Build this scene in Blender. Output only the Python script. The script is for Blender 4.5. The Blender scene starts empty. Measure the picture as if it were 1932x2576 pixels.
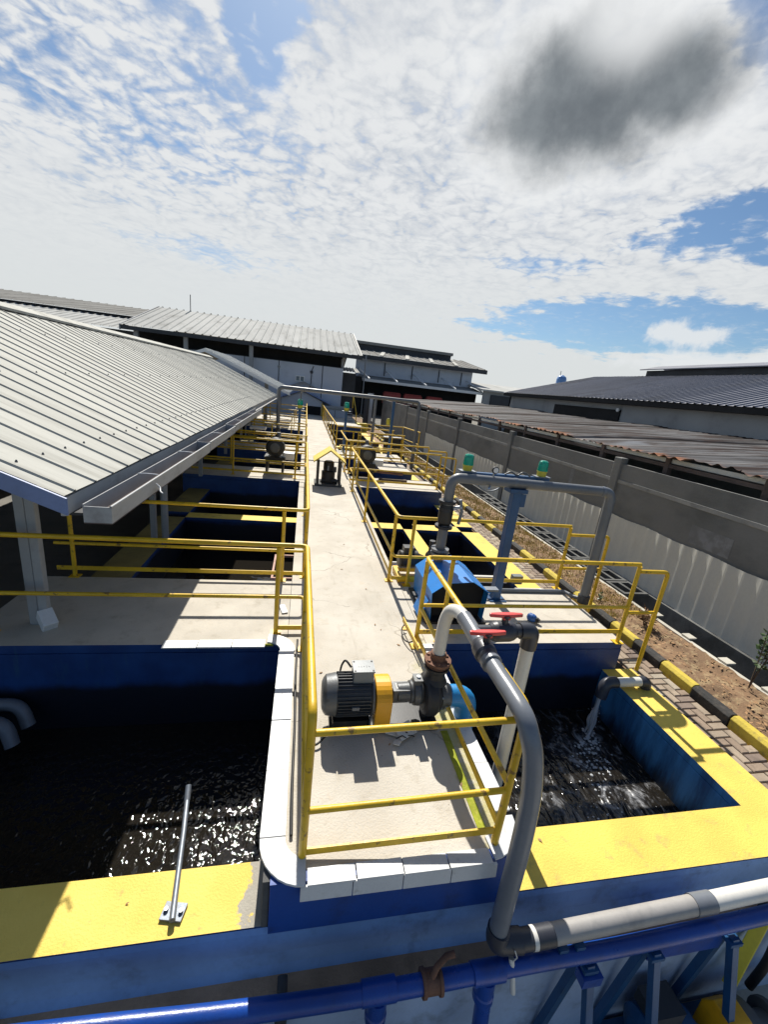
import bpy, math, random
from mathutils import Vector, Matrix
random.seed(7)
PI = math.pi
sc = bpy.context.scene
C = bpy.data.collections.new("place"); sc.collection.children.link(C)

# ------------------------------------------------------------------ materials
MATS = {}
def nd(nt, t, **kw):
    n = nt.nodes.new(t)
    for k, v in kw.items():
        if k == 'inp':
            for a, b in v.items(): n.inputs[a].default_value = b
        else: setattr(n, k, v)
    return n
def mixc(nt, fac, a, b, mode='MIX'):
    m = nt.nodes.new('ShaderNodeMix'); m.data_type = 'RGBA'; m.blend_type = mode
    for s, v in ((0, fac), (6, a), (7, b)):
        if hasattr(v, 'links') or isinstance(v, bpy.types.NodeSocket): nt.links.new(v, m.inputs[s])
        else: m.inputs[s].default_value = v if s == 0 else (*v[:3], 1)
    return m.outputs[2]
def math_(nt, op, a, b=None, c=None, clamp=False):
    m = nt.nodes.new('ShaderNodeMath'); m.operation = op; m.use_clamp = clamp
    for i, v in enumerate((a, b, c)):
        if v is None: continue
        if isinstance(v, bpy.types.NodeSocket): nt.links.new(v, m.inputs[i])
        else: m.inputs[i].default_value = v
    return m.outputs[0]
def ramp(nt, s, lo, hi):
    m = nt.nodes.new('ShaderNodeMapRange'); m.clamp = True; m.interpolation_type = 'SMOOTHSTEP'
    nt.links.new(s, m.inputs[0]); m.inputs[1].default_value = lo; m.inputs[2].default_value = hi
    return m.outputs[0]
def noise(nt, vec, scale, detail=4, rough=.55, dist=0):
    n = nd(nt, 'ShaderNodeTexNoise'); n.inputs['Scale'].default_value = scale
    n.inputs['Detail'].default_value = detail; n.inputs['Roughness'].default_value = rough
    n.inputs['Distortion'].default_value = dist
    nt.links.new(vec, n.inputs['Vector']); return n.outputs[0]
def newmat(name):
    m = bpy.data.materials.new(name); m.use_nodes = True
    nt = m.node_tree; nt.nodes.clear()
    out = nd(nt, 'ShaderNodeOutputMaterial'); b = nd(nt, 'ShaderNodeBsdfPrincipled')
    nt.links.new(b.outputs[0], out.inputs[0])
    pos = nd(nt, 'ShaderNodeNewGeometry').outputs['Position']
    MATS[name] = m
    return m, nt, b, pos
def scaled(nt, vec, s):
    n = nd(nt, 'ShaderNodeVectorMath', operation='MULTIPLY'); nt.links.new(vec, n.inputs[0]); n.inputs[1].default_value = s
    return n.outputs[0]
def bump(nt, b, h, strength, dist):
    n = nd(nt, 'ShaderNodeBump'); n.inputs['Strength'].default_value = strength; n.inputs['Distance'].default_value = dist
    nt.links.new(h, n.inputs['Height']); nt.links.new(n.outputs[0], b.inputs['Normal'])
def mat(name, col, rough=.5, metal=0, var=.25, dirt=None, dirtamt=.5, ds=6, bs=.15, bscale=40, stretch=(1, 1, 1), spec=None, lo=.5, hi=.72):
    """paint / plastic / concrete: base colour, broad tone drift, patches of dirt, fine bump"""
    m, nt, b, pos = newmat(name)
    p = scaled(nt, pos, stretch)
    n1 = noise(nt, p, ds * .35, 5); n2 = noise(nt, p, ds, 8, .65); n3 = noise(nt, p, bscale, 6, .6)
    dk = tuple(c * (1 - var) for c in col); lt = tuple(min(1, c * (1 + var * .5)) for c in col)
    c = mixc(nt, ramp(nt, n1, .3, .7), dk, lt)
    if dirt: c = mixc(nt, math_(nt, 'MULTIPLY', ramp(nt, n2, lo, hi), dirtamt), c, dirt)
    c = mixc(nt, math_(nt, 'MULTIPLY', ramp(nt, n3, .35, .75), .25), c, tuple(x * .7 for x in col))
    nt.links.new(c, b.inputs['Base Color'])
    b.inputs['Metallic'].default_value = metal
    r = math_(nt, 'MULTIPLY_ADD', n2, .25, rough - .12); nt.links.new(r, b.inputs['Roughness'])
    if spec is not None: b.inputs['Specular IOR Level'].default_value = spec
    if bs: bump(nt, b, n3, bs, .01)
    return m
YEL = (.72, .40, .012)
mat('rail yellow', (.74, .465, .018), .42, 0, .18, (.16, .085, .035), .85, 11, .14, 70, lo=.585, hi=.65)
mat('coping yellow', (.77, .56, .10), .75, 0, .16, (.30, .24, .12), .7, 5, .5, 70, lo=.54, hi=.72)
mat('blue paint', (.012, .04, .17), .55, 0, .3, (.004, .008, .02), .7, 3, .2, 30)
mat('blue post', (.016, .08, .20), .4, 0, .2, (.02, .02, .03), .4, 6, .08, 60)
mat('blue pipe', (.010, .058, .30), .3, 0, .3, (.03, .02, .02), .4, 5, .15, 70)
mat('hood blue', (.012, .20, .60), .35, 0, .1, (.01, .05, .15), .3, 4, .05, 50)
mat('bright blue', (.015, .22, .52), .4, 0, .1, None, .3, 4, .05, 50)
mat('slab concrete', (.52, .475, .40), .85, 0, .12, (.26, .22, .16), .5, 5, .35, 60, lo=.5, hi=.75)
mat('walk concrete', (.54, .48, .39), .85, 0, .14, (.30, .25, .18), .5, 4, .35, 70, lo=.52, hi=.72)
mat('shaded yellow', (.30, .235, .075), .85, 0, .25, (.14, .12, .07), .8, 3, .4, 40)  # coping yellow darkened: the shed's shade is put into the colour
mat('old concrete', (.13, .13, .125), .9, 0, .35, (.04, .04, .038), .8, 2.2, .5, 30, lo=.42, hi=.7)
mat('fence concrete', (.20, .20, .195), .9, 0, .22, (.085, .09, .088), .75, 1.1, .4, 25, stretch=(1, .6, 1), lo=.45, hi=.75)
mat('fence patch', (.22, .225, .235), .9, 0, .25, (.15, .15, .15), .8, 5, .3, 25, lo=.4, hi=.6)
mat('fence band', (.30, .30, .29), .9, 0, .2, (.10, .10, .1), .6, 3, .3, 25)
mat('pale sheet', (.58, .575, .53), .6, 0, .10, (.40, .39, .35), .5, 1.2, .04, 30, stretch=(1, 1, .6), lo=.5, hi=.8)
mat('render grey', (.40, .50, .68), .8, 0, .15, (.15, .16, .17), .6, 3, .3, 30)
mat('blue grey render', (.17, .31, .60), .75, 0, .25, (.06, .07, .09), .6, 3, .3, 30)
mat('brown dirt', (.40, .26, .16), .95, 0, .3, (.20, .13, .08), .6, 6, .8, 40)
mat('roof metal', (.43, .425, .385), .75, 0, .10, (.25, .24, .21), .6, 3, .03, 30, stretch=(.25, 3, .25), lo=.46, hi=.72, spec=.12)
mat('roof far', (.44, .44, .42), .85, 0, .12, (.2, .19, .17), .6, 1.2, .03, 10, stretch=(1, .2, 1), spec=.08)
mat('roof bright', (.62, .62, .58), .7, 0, .08, (.4, .39, .36), .5, 2, .03, 10, spec=.2)
mat('roof weathered', (.24, .235, .22), .9, 0, .15, (.15, .14, .13), .6, .6, .03, 10, spec=.05)
mat('roof blue grey', (.17, .175, .21), .5, 0, .15, (.05, .05, .055), .6, 1, .03, 10, stretch=(.3, 1, .3))
mat('wall white', (.52, .55, .62), .75, 0, .1, (.36, .38, .42), .5, .8, .05, 20)
mat('wall grey', (.34, .345, .35), .85, 0, .12, (.22, .22, .22), .6, 1, .1, 20)
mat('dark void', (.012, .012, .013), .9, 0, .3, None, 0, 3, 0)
mat('dark trim', (.035, .038, .045), .6, 0, .3, None, 0, 3, 0)
mat('fascia blue', (.17, .23, .42), .5, 0, .1, (.1, .13, .22), .4, 4, .03, 40)
mat('gutter grey', (.36, .37, .38), .5, 0, .15, (.18, .17, .16), .6, 4, .06, 40, stretch=(1, .4, 1))
mat('gutter rust', (.095, .07, .062), .9, 0, .3, (.05, .04, .03), .6, 8, .4, 40)
mat('grey pvc', (.17, .185, .21), .32, 0, .12, (.10, .10, .11), .4, 6, .04, 60)
mat('pale pvc', (.34, .325, .31), .45, 0, .12, (.16, .16, .16), .5, 6, .04, 60)
mat('grey pipe', (.15, .16, .175), .4, 0, .15, (.09, .09, .09), .4, 5, .05, 60)
mat('dark pvc', (.035, .038, .05), .4, 0, .2, (.02, .02, .02), .4, 6, .04, 60)
mat('white pvc', (.66, .64, .59), .35, 0, .06, (.45, .42, .36), .5, 5, .04, 60, lo=.58, hi=.8)
mat('white tile', (.62, .63, .64), .45, 0, .06, (.35, .34, .31), .6, 9, .12, 80, lo=.56, hi=.72)
mat('motor grey', (.12, .125, .13), .42, .3, .15, (.03, .03, .03), .5, 8, .1, 80)
mat('motor fins', (.06, .062, .066), .5, .1, .2, (.02, .02, .02), .5, 8, .1, 80)
mat('motor black', (.02, .021, .024), .4, .2, .3, (.05, .045, .04), .4, 8, .1, 80)
mat('motor box', (.17, .19, .20), .4, 0, .1, (.1, .1, .1), .3, 10, .05, 80)
mat('cast iron', (.028, .03, .036), .5, .3, .3, (.06, .04, .03), .4, 10, .2, 60)
mat('rust iron', (.19, .095, .06), .85, .1, .3, (.06, .035, .03), .7, 12, .5, 60)
mat('red plastic', (.62, .06, .055), .4, 0, .12, (.4, .15, .13), .3, 8, .03, 60)
mat('guard orange', (.78, .38, .01), .4, 0, .12, (.4, .2, .02), .4, 8, .05, 60)
mat('steel', (.42, .44, .46), .35, .8, .15, (.25, .16, .1), .6, 8, .1, 60)
mat('galv', (.20, .225, .26), .5, .5, .15, (.14, .09, .06), .6, 10, .1, 60)
mat('rubber', (.012, .012, .013), .6, 0, .3)
mat('paper', (.70, .69, .64), .8, 0, .06, (.25, .23, .2), .6, 14, .2, 60)
mat('red cloth', (.30, .05, .045), .8, 0, .2, (.1, .02, .02), .4, 2)
mat('soil', (.20, .12, .065), .95, 0, .35, (.36, .27, .15), .8, 9, 1, 35, lo=.48, hi=.66)
mat('ground earth', (.17, .16, .14), .95, 0, .3, (.1, .09, .08), .6, 1.2, .5, 20)
mat('yard concrete', (.50, .47, .40), .9, 0, .15, (.3, .28, .24), .6, 2, .3, 40)
mat('primer pink', (.45, .26, .2), .7, 0, .15, (.2, .1, .06), .6, 9, .2, 60)
mat('grass', (.42, .33, .09), .8, 0, .3, (.2, .22, .05), .7, 3, 0)
mat('dry leaf', (.30, .17, .08), .85, 0, .5, (.45, .33, .18), .8, 12, 0)
mat('leaf', (.05, .085, .025), .45, 0, .4, (.10, .14, .05), .5, 10, 0)
mat('twig', (.10, .07, .045), .9, 0, .3)
mat('kerb black', (.025, .024, .023), .8, 0, .3, (.12, .1, .08), .6, 7, .4, 40)
mat('kerb yellow', (.55, .42, .05), .8, 0, .15, (.20, .16, .08), .8, 9, .4, 40)
mat('moss', (.30, .33, .02), .9, 0, .3, (.5, .42, .1), .6, 20, .5, 60)
mat('window glass', (.10, .15, .2), .15, 0, .1)
mat('white trim', (.7, .71, .72), .5, 0, .05)
mat('blue tank', (.12, .26, .55), .4, 0, .1)
mat('yellow plastic', (.62, .52, .05), .4, 0, .1)
mat('fitting blue', (.025, .10, .34), .35, 0, .2, (.02, .04, .1), .4, 12, .05, 60)

def m_cope_peel():
    m, nt, b, pos = newmat('coping peeled')
    n1 = noise(nt, pos, 7, 8, .65); n2 = noise(nt, pos, 70, 5)
    n4 = noise(nt, pos, 3, 6)
    y = mixc(nt, ramp(nt, n4, .3, .7), (.72, .51, .095), (.79, .58, .125))
    y = mixc(nt, math_(nt, 'MULTIPLY', ramp(nt, noise(nt, pos, 14, 8, .7), .6, .72), .55), y, (.35, .26, .1))
    cc = mixc(nt, n1, (.24, .22, .18), (.42, .39, .33))
    sx = nd(nt, 'ShaderNodeSeparateXYZ'); nt.links.new(pos, sx.inputs[0])
    f = math_(nt, 'MULTIPLY_ADD', math_(nt, 'SUBTRACT', n1, .5), .42, sx.outputs[0])
    f = ramp(nt, f, -.205, -.185)
    nt.links.new(mixc(nt, f, y, cc), b.inputs['Base Color']); b.inputs['Roughness'].default_value = .75
    bump(nt, b, n2, .4, .01)
m_cope_peel()
def m_wallblue():
    """blue paint inside the basins, stained black below the old water line"""
    m, nt, b, pos = newmat('basin blue')
    n1 = noise(nt, pos, 2.5, 6); n2 = noise(nt, scaled(nt, pos, (3, 3, .5)), 3, 8, .65); n3 = noise(nt, pos, 40, 5)
    c = mixc(nt, ramp(nt, n1, .3, .7), (.006, .035, .15), (.012, .06, .22))
    c = mixc(nt, math_(nt, 'MULTIPLY', ramp(nt, n2, .55, .75), .6), c, (.03, .10, .17))
    sx = nd(nt, 'ShaderNodeSeparateXYZ'); nt.links.new(pos, sx.inputs[0])
    f = math_(nt, 'MULTIPLY_ADD', math_(nt, 'SUBTRACT', n1, .5), .18, sx.outputs[2])
    f = ramp(nt, f, -.42, -.54)
    nt.links.new(mixc(nt, math_(nt, 'MULTIPLY', f, .94), c, (.006, .006, .007)), b.inputs['Base Color'])
    b.inputs['Roughness'].default_value = .5; bump(nt, b, n3, .3, .01)
    m, nt, b, pos = newmat('basin blue streaked')
    p = scaled(nt, pos, (1, 2.2, .35))
    n1 = noise(nt, p, 2.5, 7, .65); n2 = noise(nt, p, 9, 7, .6); n3 = noise(nt, pos, 40, 5)
    c = mixc(nt, ramp(nt, n1, .3, .68), (.025, .10, .24), (.075, .30, .60))
    c = mixc(nt, math_(nt, 'MULTIPLY', ramp(nt, n2, .58, .75), .5), c, (.12, .25, .36))
    sx = nd(nt, 'ShaderNodeSeparateXYZ'); nt.links.new(pos, sx.inputs[0])
    f = math_(nt, 'MULTIPLY_ADD', math_(nt, 'SUBTRACT', n1, .5), .5, sx.outputs[2])
    nt.links.new(mixc(nt, math_(nt, 'MULTIPLY', ramp(nt, f, -.72, -1.02), .9), c, (.012, .014, .018)), b.inputs['Base Color'])
    b.inputs['Roughness'].default_value = .5; bump(nt, b, n3, .3, .01)
m_wallblue()
def m_walk():
    m, nt, b, pos = newmat('walkway')
    n1 = noise(nt, pos, 1.3, 6); n2 = noise(nt, pos, 6, 9, .65); n3 = noise(nt, pos, 60, 6, .6); n4 = noise(nt, pos, 2.6, 8, .7, .6)
    c = mixc(nt, ramp(nt, n1, .3, .7), (.455, .415, .35), (.555, .515, .445))
    c = mixc(nt, math_(nt, 'MULTIPLY', ramp(nt, n2, .52, .7), .35), c, (.33, .28, .2))
    c = mixc(nt, math_(nt, 'MULTIPLY', ramp(nt, n4, .6, .7), .3), c, (.50, .33, .17))
    v = nd(nt, 'ShaderNodeTexVoronoi'); v.inputs['Scale'].default_value = 9; nt.links.new(pos, v.inputs['Vector'])
    sp = math_(nt, 'LESS_THAN', v.outputs['Distance'], .045)
    c = mixc(nt, math_(nt, 'MULTIPLY', sp, .6), c, (.12, .09, .06))
    sx = nd(nt, 'ShaderNodeSeparateXYZ'); nt.links.new(pos, sx.inputs[0])
    e = math_(nt, 'MULTIPLY_ADD', math_(nt, 'SUBTRACT', n2, .5), .35, sx.outputs[0])
    mk = math_(nt, 'MULTIPLY', ramp(nt, sx.outputs[1], 4.6, 3.2), ramp(nt, n4, .40, .55))
    c = mixc(nt, math_(nt, 'MULTIPLY', math_(nt, 'MULTIPLY', ramp(nt, e, 1.27, 1.36), mk), .7), c, (.40, .36, .10))
    vc = nd(nt, 'ShaderNodeTexVoronoi', feature='DISTANCE_TO_EDGE'); vc.inputs['Scale'].default_value = .55
    wv_ = nd(nt, 'ShaderNodeVectorMath', operation='MULTIPLY_ADD'); wc = nd(nt, 'ShaderNodeTexNoise'); wc.inputs['Scale'].default_value = 3; wc.inputs['Detail'].default_value = 8; nt.links.new(pos, wc.inputs['Vector'])
    nt.links.new(wc.outputs['Color'], wv_.inputs[0]); wv_.inputs[1].default_value = (.5, .5, 0); nt.links.new(pos, wv_.inputs[2]); nt.links.new(wv_.outputs[0], vc.inputs['Vector'])
    ck = math_(nt, 'MULTIPLY', math_(nt, 'LESS_THAN', vc.outputs[0], .0035), ramp(nt, n1, .42, .55))
    c = mixc(nt, math_(nt, 'MULTIPLY', ck, .55), c, (.2, .17, .13))
    n5 = noise(nt, scaled(nt, pos, (.6, 3.2, 1)), 2.2, 6, .6)
    far = ramp(nt, sx.outputs[1], 9, 16)
    c = mixc(nt, math_(nt, 'MULTIPLY', math_(nt, 'MULTIPLY', ramp(nt, n5, .48, .64), far), .5), c, (.36, .31, .25))
    st = noise(nt, scaled(nt, pos, (3, .7, 1)), 1.6, 7, .65)
    c = mixc(nt, math_(nt, 'MULTIPLY', ramp(nt, st, .56, .72), .38), c, (.30, .26, .2))
    nt.links.new(c, b.inputs['Base Color']); b.inputs['Roughness'].default_value = .88
    bump(nt, b, math_(nt, 'ADD', n3, math_(nt, 'MULTIPLY', math_(nt, 'MULTIPLY', n5, far), 2.0)), .45, .012)
m_walk()
def m_rust():
    m, nt, b, pos = newmat('rusty sheets')
    n1 = noise(nt, scaled(nt, pos, (.22, 4.0, 1)), 1, 7, .62); n2 = noise(nt, scaled(nt, pos, (.5, 5, 1)), 1.5, 8, .65)
    n3 = noise(nt, scaled(nt, pos, (.15, .5, 1)), 1, 4)
    c = mixc(nt, ramp(nt, n1, .42, .62), (.13, .128, .13), (.020, .013, .011))
    c = mixc(nt, math_(nt, 'MULTIPLY', ramp(nt, n2, .48, .6), .8), c, (.045, .024, .018))
    c = mixc(nt, math_(nt, 'MULTIPLY', ramp(nt, n3, .62, .7), .7), c, (.25, .27, .30))
    sx = nd(nt, 'ShaderNodeSeparateXYZ'); nt.links.new(pos, sx.inputs[0])
    e = math_(nt, 'MULTIPLY_ADD', math_(nt, 'SUBTRACT', n2, .5), 1.6, sx.outputs[0])
    c = mixc(nt, math_(nt, 'MULTIPLY', ramp(nt, e, 6.95, 6.55), .8), c, (.42, .15, .05))
    nt.links.new(c, b.inputs['Base Color']); b.inputs['Roughness'].default_value = .75; b.inputs['Specular IOR Level'].default_value = .25
m_rust()
def m_water(name, amp, sc1, stretch, foam=False):
    m, nt, b, pos = newmat(name)
    b.inputs['Base Color'].default_value = (.014, .012, .0095, 1); b.inputs['Roughness'].default_value = .05
    b.inputs['IOR'].default_value = 1.45
    p = scaled(nt, pos, stretch)
    n1 = noise(nt, p, sc1, 1.5, .5, .5); n2 = noise(nt, p, sc1 * .3, 2, .5, .3)
    h = math_(nt, 'MULTIPLY_ADD', n2, .9, n1)
    bump(nt, b, h, 1, amp)
    if foam:
        s = nd(nt, 'ShaderNodeVectorMath', operation='DISTANCE'); nt.links.new(scaled(nt, pos, (1, 1, 0)), s.inputs[0]); s.inputs[1].default_value = (3.3, 3.1, 0)
        n4 = noise(nt, scaled(nt, pos, (1.6, 1, 1)), 3.2, 9, .72, 1.5)
        f = math_(nt, 'MULTIPLY', ramp(nt, n4, .50, .70), ramp(nt, s.outputs['Value'], 1.5, .2))
        nt.links.new(mixc(nt, math_(nt, 'MULTIPLY', f, .85), (.014, .012, .0095), (.34, .35, .37)), b.inputs['Base Color'])
        nt.links.new(math_(nt, 'MULTIPLY_ADD', f, .5, .09), b.inputs['Roughness'])
m_water('black water', .018, 17, (1, .8, 1))
m_water('stirred water', .036, 10, (1.4, .6, 1), True)
m_water('still water', .004, 5, (1, 1, 1))
def m_glass(name, col):
    m, nt, b, pos = newmat(name)
    b.inputs['Base Color'].default_value = (*col, 1); b.inputs['Roughness'].default_value = .12
    b.inputs['Transmission Weight'].default_value = .45
m_glass('beacon green', (.01, .42, .30))
m_glass('stream water', (.75, .78, .8))

# ------------------------------------------------------------------ mesh kit
class M:
    def __init__(s): s.v = []; s.f = []; s.m = []; s.s = []
    def add(s, v, f, mi=0, sm=False):
        o = len(s.v); s.v += [Vector(p) for p in v]
        for q in f: s.f.append([i + o for i in q]); s.m.append(mi); s.s.append(sm)
        return s
    def box(s, x0, x1, y0, y1, z0, z1, mi=0, top=None):
        v = [(x0, y0, z0), (x1, y0, z0), (x1, y1, z0), (x0, y1, z0), (x0, y0, z1), (x1, y0, z1), (x1, y1, z1), (x0, y1, z1)]
        s.add(v, [(0, 3, 2, 1), (0, 1, 5, 4), (1, 2, 6, 5), (2, 3, 7, 6), (3, 0, 4, 7)], mi)
        s.add(v, [(4, 5, 6, 7)], mi if top is None else top); return s
    def obox(s, c, size, mat3=None, mi=0):
        mat3 = mat3 or Matrix.Identity(3); h = Vector(size) / 2; c = Vector(c); v = []
        for a, b_, d in ((-1, -1, -1), (1, -1, -1), (1, 1, -1), (-1, 1, -1), (-1, -1, 1), (1, -1, 1), (1, 1, 1), (-1, 1, 1)):
            v.append(c + mat3 @ Vector((a * h.x, b_ * h.y, d * h.z)))
        return s.add(v, [(0, 3, 2, 1), (0, 1, 5, 4), (1, 2, 6, 5), (2, 3, 7, 6), (3, 0, 4, 7), (4, 5, 6, 7)], mi)
    def bar(s, p, q, w, h, mi=0, up=(0, 0, 1)):
        p, q = Vector(p), Vector(q); d = q - p; L = d.length; d.normalize()
        u = Vector(up)
        if abs(d.dot(u)) > .95: u = Vector((0, 1, 0))
        r = d.cross(u).normalized(); u = r.cross(d)
        return s.obox((p + q) / 2, (w, L, h), Matrix((r, d, u)).transposed(), mi)
    def tube(s, pts, r, n=12, mi=0, caps=True):
        pts = [Vector(p) for p in pts]; k = len(pts); rs = r if isinstance(r, (list, tuple)) else [r] * k
        T = []
        for i in range(k):
            a = pts[max(i - 1, 0)]; b = pts[min(i + 1, k - 1)]; T.append((b - a).normalized())
        u = Vector((0, 0, 1)) if abs(T[0].z) < .9 else Vector((1, 0, 0))
        nrm = (u - T[0] * u.dot(T[0])).normalized(); v = []
        for i in range(k):
            nrm = (nrm - T[i] * nrm.dot(T[i])).normalized(); bi = T[i].cross(nrm)
            for j in range(n):
                a = 2 * PI * j / n; v.append(pts[i] + (nrm * math.cos(a) + bi * math.sin(a)) * rs[i])
        f = [(i * n + j, i * n + (j + 1) % n, (i + 1) * n + (j + 1) % n, (i + 1) * n + j) for i in range(k - 1) for j in range(n)]
        s.add(v, f, mi, True)
        if caps: s.add(v[:n][::-1], [tuple(range(n))], mi); s.add(v[-n:], [tuple(range(n))], mi)
        return s
    def cyl(s, p, q, r, n=20, mi=0, r2=None): return s.tube([p, q], [r, r if r2 is None else r2], n, mi)
    def lathe(s, o, axis, prof, n=24, mi=0):
        """prof: (distance along axis, radius)"""
        o = Vector(o); d = Vector(axis).normalized(); u = Vector((0, 0, 1)) if abs(d.z) < .9 else Vector((1, 0, 0))
        a_ = (u - d * u.dot(d)).normalized(); b_ = d.cross(a_)
        for (t0, r0), (t1, r1) in zip(prof, prof[1:]):
            v = []
            for t, r in ((t0, r0), (t1, r1)):
                for j in range(n):
                    a = 2 * PI * j / n; v.append(o + d * t + (a_ * math.cos(a) + b_ * math.sin(a)) * r)
            s.add(v, [(j, (j + 1) % n, n + (j + 1) % n, n + j) for j in range(n)], mi, True)
        for (t, r), rev in ((prof[0], True), (prof[-1], False)):
            if r > 1e-4:
                v = [o + d * t + (a_ * math.cos(2 * PI * j / n) + b_ * math.sin(2 * PI * j / n)) * r for j in range(n)]
                s.add(v[::-1] if rev else v, [tuple(range(n))], mi)
        return s
    def prism(s, poly, axis, a, b, mi=0):
        """poly of 2D points in the two other axes (xz for 'y', yz for 'x', xy for 'z')"""
        def P(p, t): return (p[0], t, p[1]) if axis == 'y' else ((t, p[0], p[1]) if axis == 'x' else (p[0], p[1], t))
        n = len(poly); v = [P(p, a) for p in poly] + [P(p, b) for p in poly]
        s.add(v, [tuple(range(n))[::-1], tuple(range(n, 2 * n))] + [(i, (i + 1) % n, n + (i + 1) % n, n + i) for i in range(n)], mi)
        return s
    def build(s, name, mats, parent=None, bev=0, label=None, cat=None, group=None, kind=None):
        vs = s.v
        if parent is not None: o0 = ROOT[parent.name]
        else:
            lo = [min(p[i] for p in vs) for i in range(3)]; hi = [max(p[i] for p in vs) for i in range(3)]
            o0 = Vector(((lo[0] + hi[0]) / 2, (lo[1] + hi[1]) / 2, lo[2]))
        me = bpy.data.meshes.new(name); me.from_pydata([tuple(p - o0) for p in vs], [], s.f)
        if isinstance(mats, str): mats = [mats]
        for m in mats: me.materials.append(MATS[m])
        me.polygons.foreach_set('material_index', s.m); me.polygons.foreach_set('use_smooth', s.s); me.update()
        import bmesh
        bm = bmesh.new(); bm.from_mesh(me); bmesh.ops.recalc_face_normals(bm, faces=bm.faces) if RECALC[0] else None; bm.to_mesh(me); bm.free()
        o = bpy.data.objects.new(name, me); C.objects.link(o)
        if parent is not None: o.parent = parent
        else: o.location = o0
        ROOT[o.name] = o0
        if bev:
            b = o.modifiers.new('bevel', 'BEVEL'); b.width = bev; b.segments = 2; b.limit_method = 'ANGLE'; b.angle_limit = math.radians(40)
            b.use_clamp_overlap = True
        return tag(o, label, cat, group, kind)
RECALC = [True]
ROOT = {}
def tag(o, label=None, cat=None, group=None, kind=None):
    if label: o['label'] = label
    if cat: o['category'] = cat
    if group: o['group'] = group
    if kind: o['kind'] = kind
    return o
def thing(name, loc, label, cat, group=None):
    o = bpy.data.objects.new(name, None); C.objects.link(o); o.location = loc; o.empty_display_size = .1
    ROOT[o.name] = Vector(loc); return tag(o, label, cat, group)
def fil(pts, r=.06, n=5):
    pts = [Vector(p) for p in pts]; out = [pts[0]]
    for a, b, c in zip(pts, pts[1:], pts[2:]):
        u = (a - b); w = (c - b); rr = min(r, u.length * .49, w.length * .49)
        p0 = b + u.normalized() * rr; p1 = b + w.normalized() * rr
        for i in range(n + 1):
            t = i / n; out.append(p0 * (1 - t) ** 2 + b * 2 * t * (1 - t) + p1 * t * t)
    out.append(pts[-1]); return out
def smooth(pts, n=6):
    pts = [Vector(p) for p in pts]; P = [pts[0] * 2 - pts[1]] + pts + [pts[-1] * 2 - pts[-2]]; out = []
    for i in range(1, len(P) - 2):
        a, b, c, d = P[i - 1:i + 3]
        for k in range(n):
            t = k / n
            out.append(.5 * (2 * b + (c - a) * t + (2 * a - 5 * b + 4 * c - d) * t * t + (3 * b - a - 3 * c + d) * t ** 3))
    out.append(pts[-1]); return out
def copy_tree(o, loc, label=None, group=None):
    c = o.copy(); C.objects.link(c); c.location = loc
    if label: c['label'] = label
    if group: c['group'] = group
    for ch in o.children:
        k = ch.copy(); C.objects.link(k); k.parent = c
        for g in ch.children:
            q = g.copy(); C.objects.link(q); q.parent = k
    return c

# ------------------------------------------------------------------ camera
yaw, pitch, roll = math.radians(-11.961), math.radians(-16.288), math.radians(6.635)
cy, sy = math.cos(yaw), math.sin(yaw); cp, sp = math.cos(pitch), math.sin(pitch); cr, sr = math.cos(roll), math.sin(roll)
r_ = Vector((cy, sy, 0)); f_ = Vector((-sy, cy, 0)); u_ = Vector((0, 0, 1))
f2 = f_ * cp + u_ * sp; u2 = u_ * cp - f_ * sp
r3 = r_ * cr + u2 * sr; u3 = u2 * cr - r_ * sr
cam = bpy.data.cameras.new('camera'); co = bpy.data.objects.new('camera', cam); C.objects.link(co)
co.matrix_world = Matrix(((r3.x, u3.x, -f2.x, 0), (r3.y, u3.y, -f2.y, 0), (r3.z, u3.z, -f2.z, 2.75), (0, 0, 0, 1)))
cam.sensor_fit = 'HORIZONTAL'; cam.sensor_width = 36; cam.lens = 36 * 1045.36 / 1932; cam.clip_start = .05; cam.clip_end = 6000
sc.camera = co

# ------------------------------------------------------------------ light and sky
ELEV, AZ = 47.0, 0.0
sun = bpy.data.lights.new('sun', 'SUN'); sun.energy = 5.0; sun.angle = math.radians(.53); sun.color = (1, .955, .87)
so = bpy.data.objects.new('sun', sun); C.objects.link(so)
sd = Vector((math.sin(math.radians(AZ)) * math.cos(math.radians(ELEV)), math.cos(math.radians(AZ)) * math.cos(math.radians(ELEV)), math.sin(math.radians(ELEV))))
so.rotation_euler = sd.to_track_quat('Z', 'Y').to_euler(); so.location = sd * 60
W = bpy.data.worlds.new('World'); sc.world = W; W.use_nodes = True
nt = W.node_tree; nt.nodes.clear()
wo = nd(nt, 'ShaderNodeOutputWorld'); bg = nd(nt, 'ShaderNodeBackground'); nt.links.new(bg.outputs[0], wo.inputs[0])
bg.inputs[1].default_value = .1
sky = nd(nt, 'ShaderNodeTexSky', sky_type='NISHITA', sun_disc=False, sun_elevation=math.radians(ELEV), sun_rotation=math.radians(AZ))
sky.air_density = 1.0; sky.dust_density = .6; sky.ozone_density = 2.0
tc = nd(nt, 'ShaderNodeTexCoord').outputs['Generated']
sx = nd(nt, 'ShaderNodeSeparateXYZ'); nt.links.new(tc, sx.inputs[0]); X, Y, Z = sx.outputs
zz = math_(nt, 'ADD', math_(nt, 'MAXIMUM', Z, 0.0), .10)
cb = nd(nt, 'ShaderNodeCombineXYZ'); nt.links.new(math_(nt, 'DIVIDE', X, zz), cb.inputs[0]); nt.links.new(math_(nt, 'DIVIDE', Y, zz), cb.inputs[1])
uv = cb.outputs[0]
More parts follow.
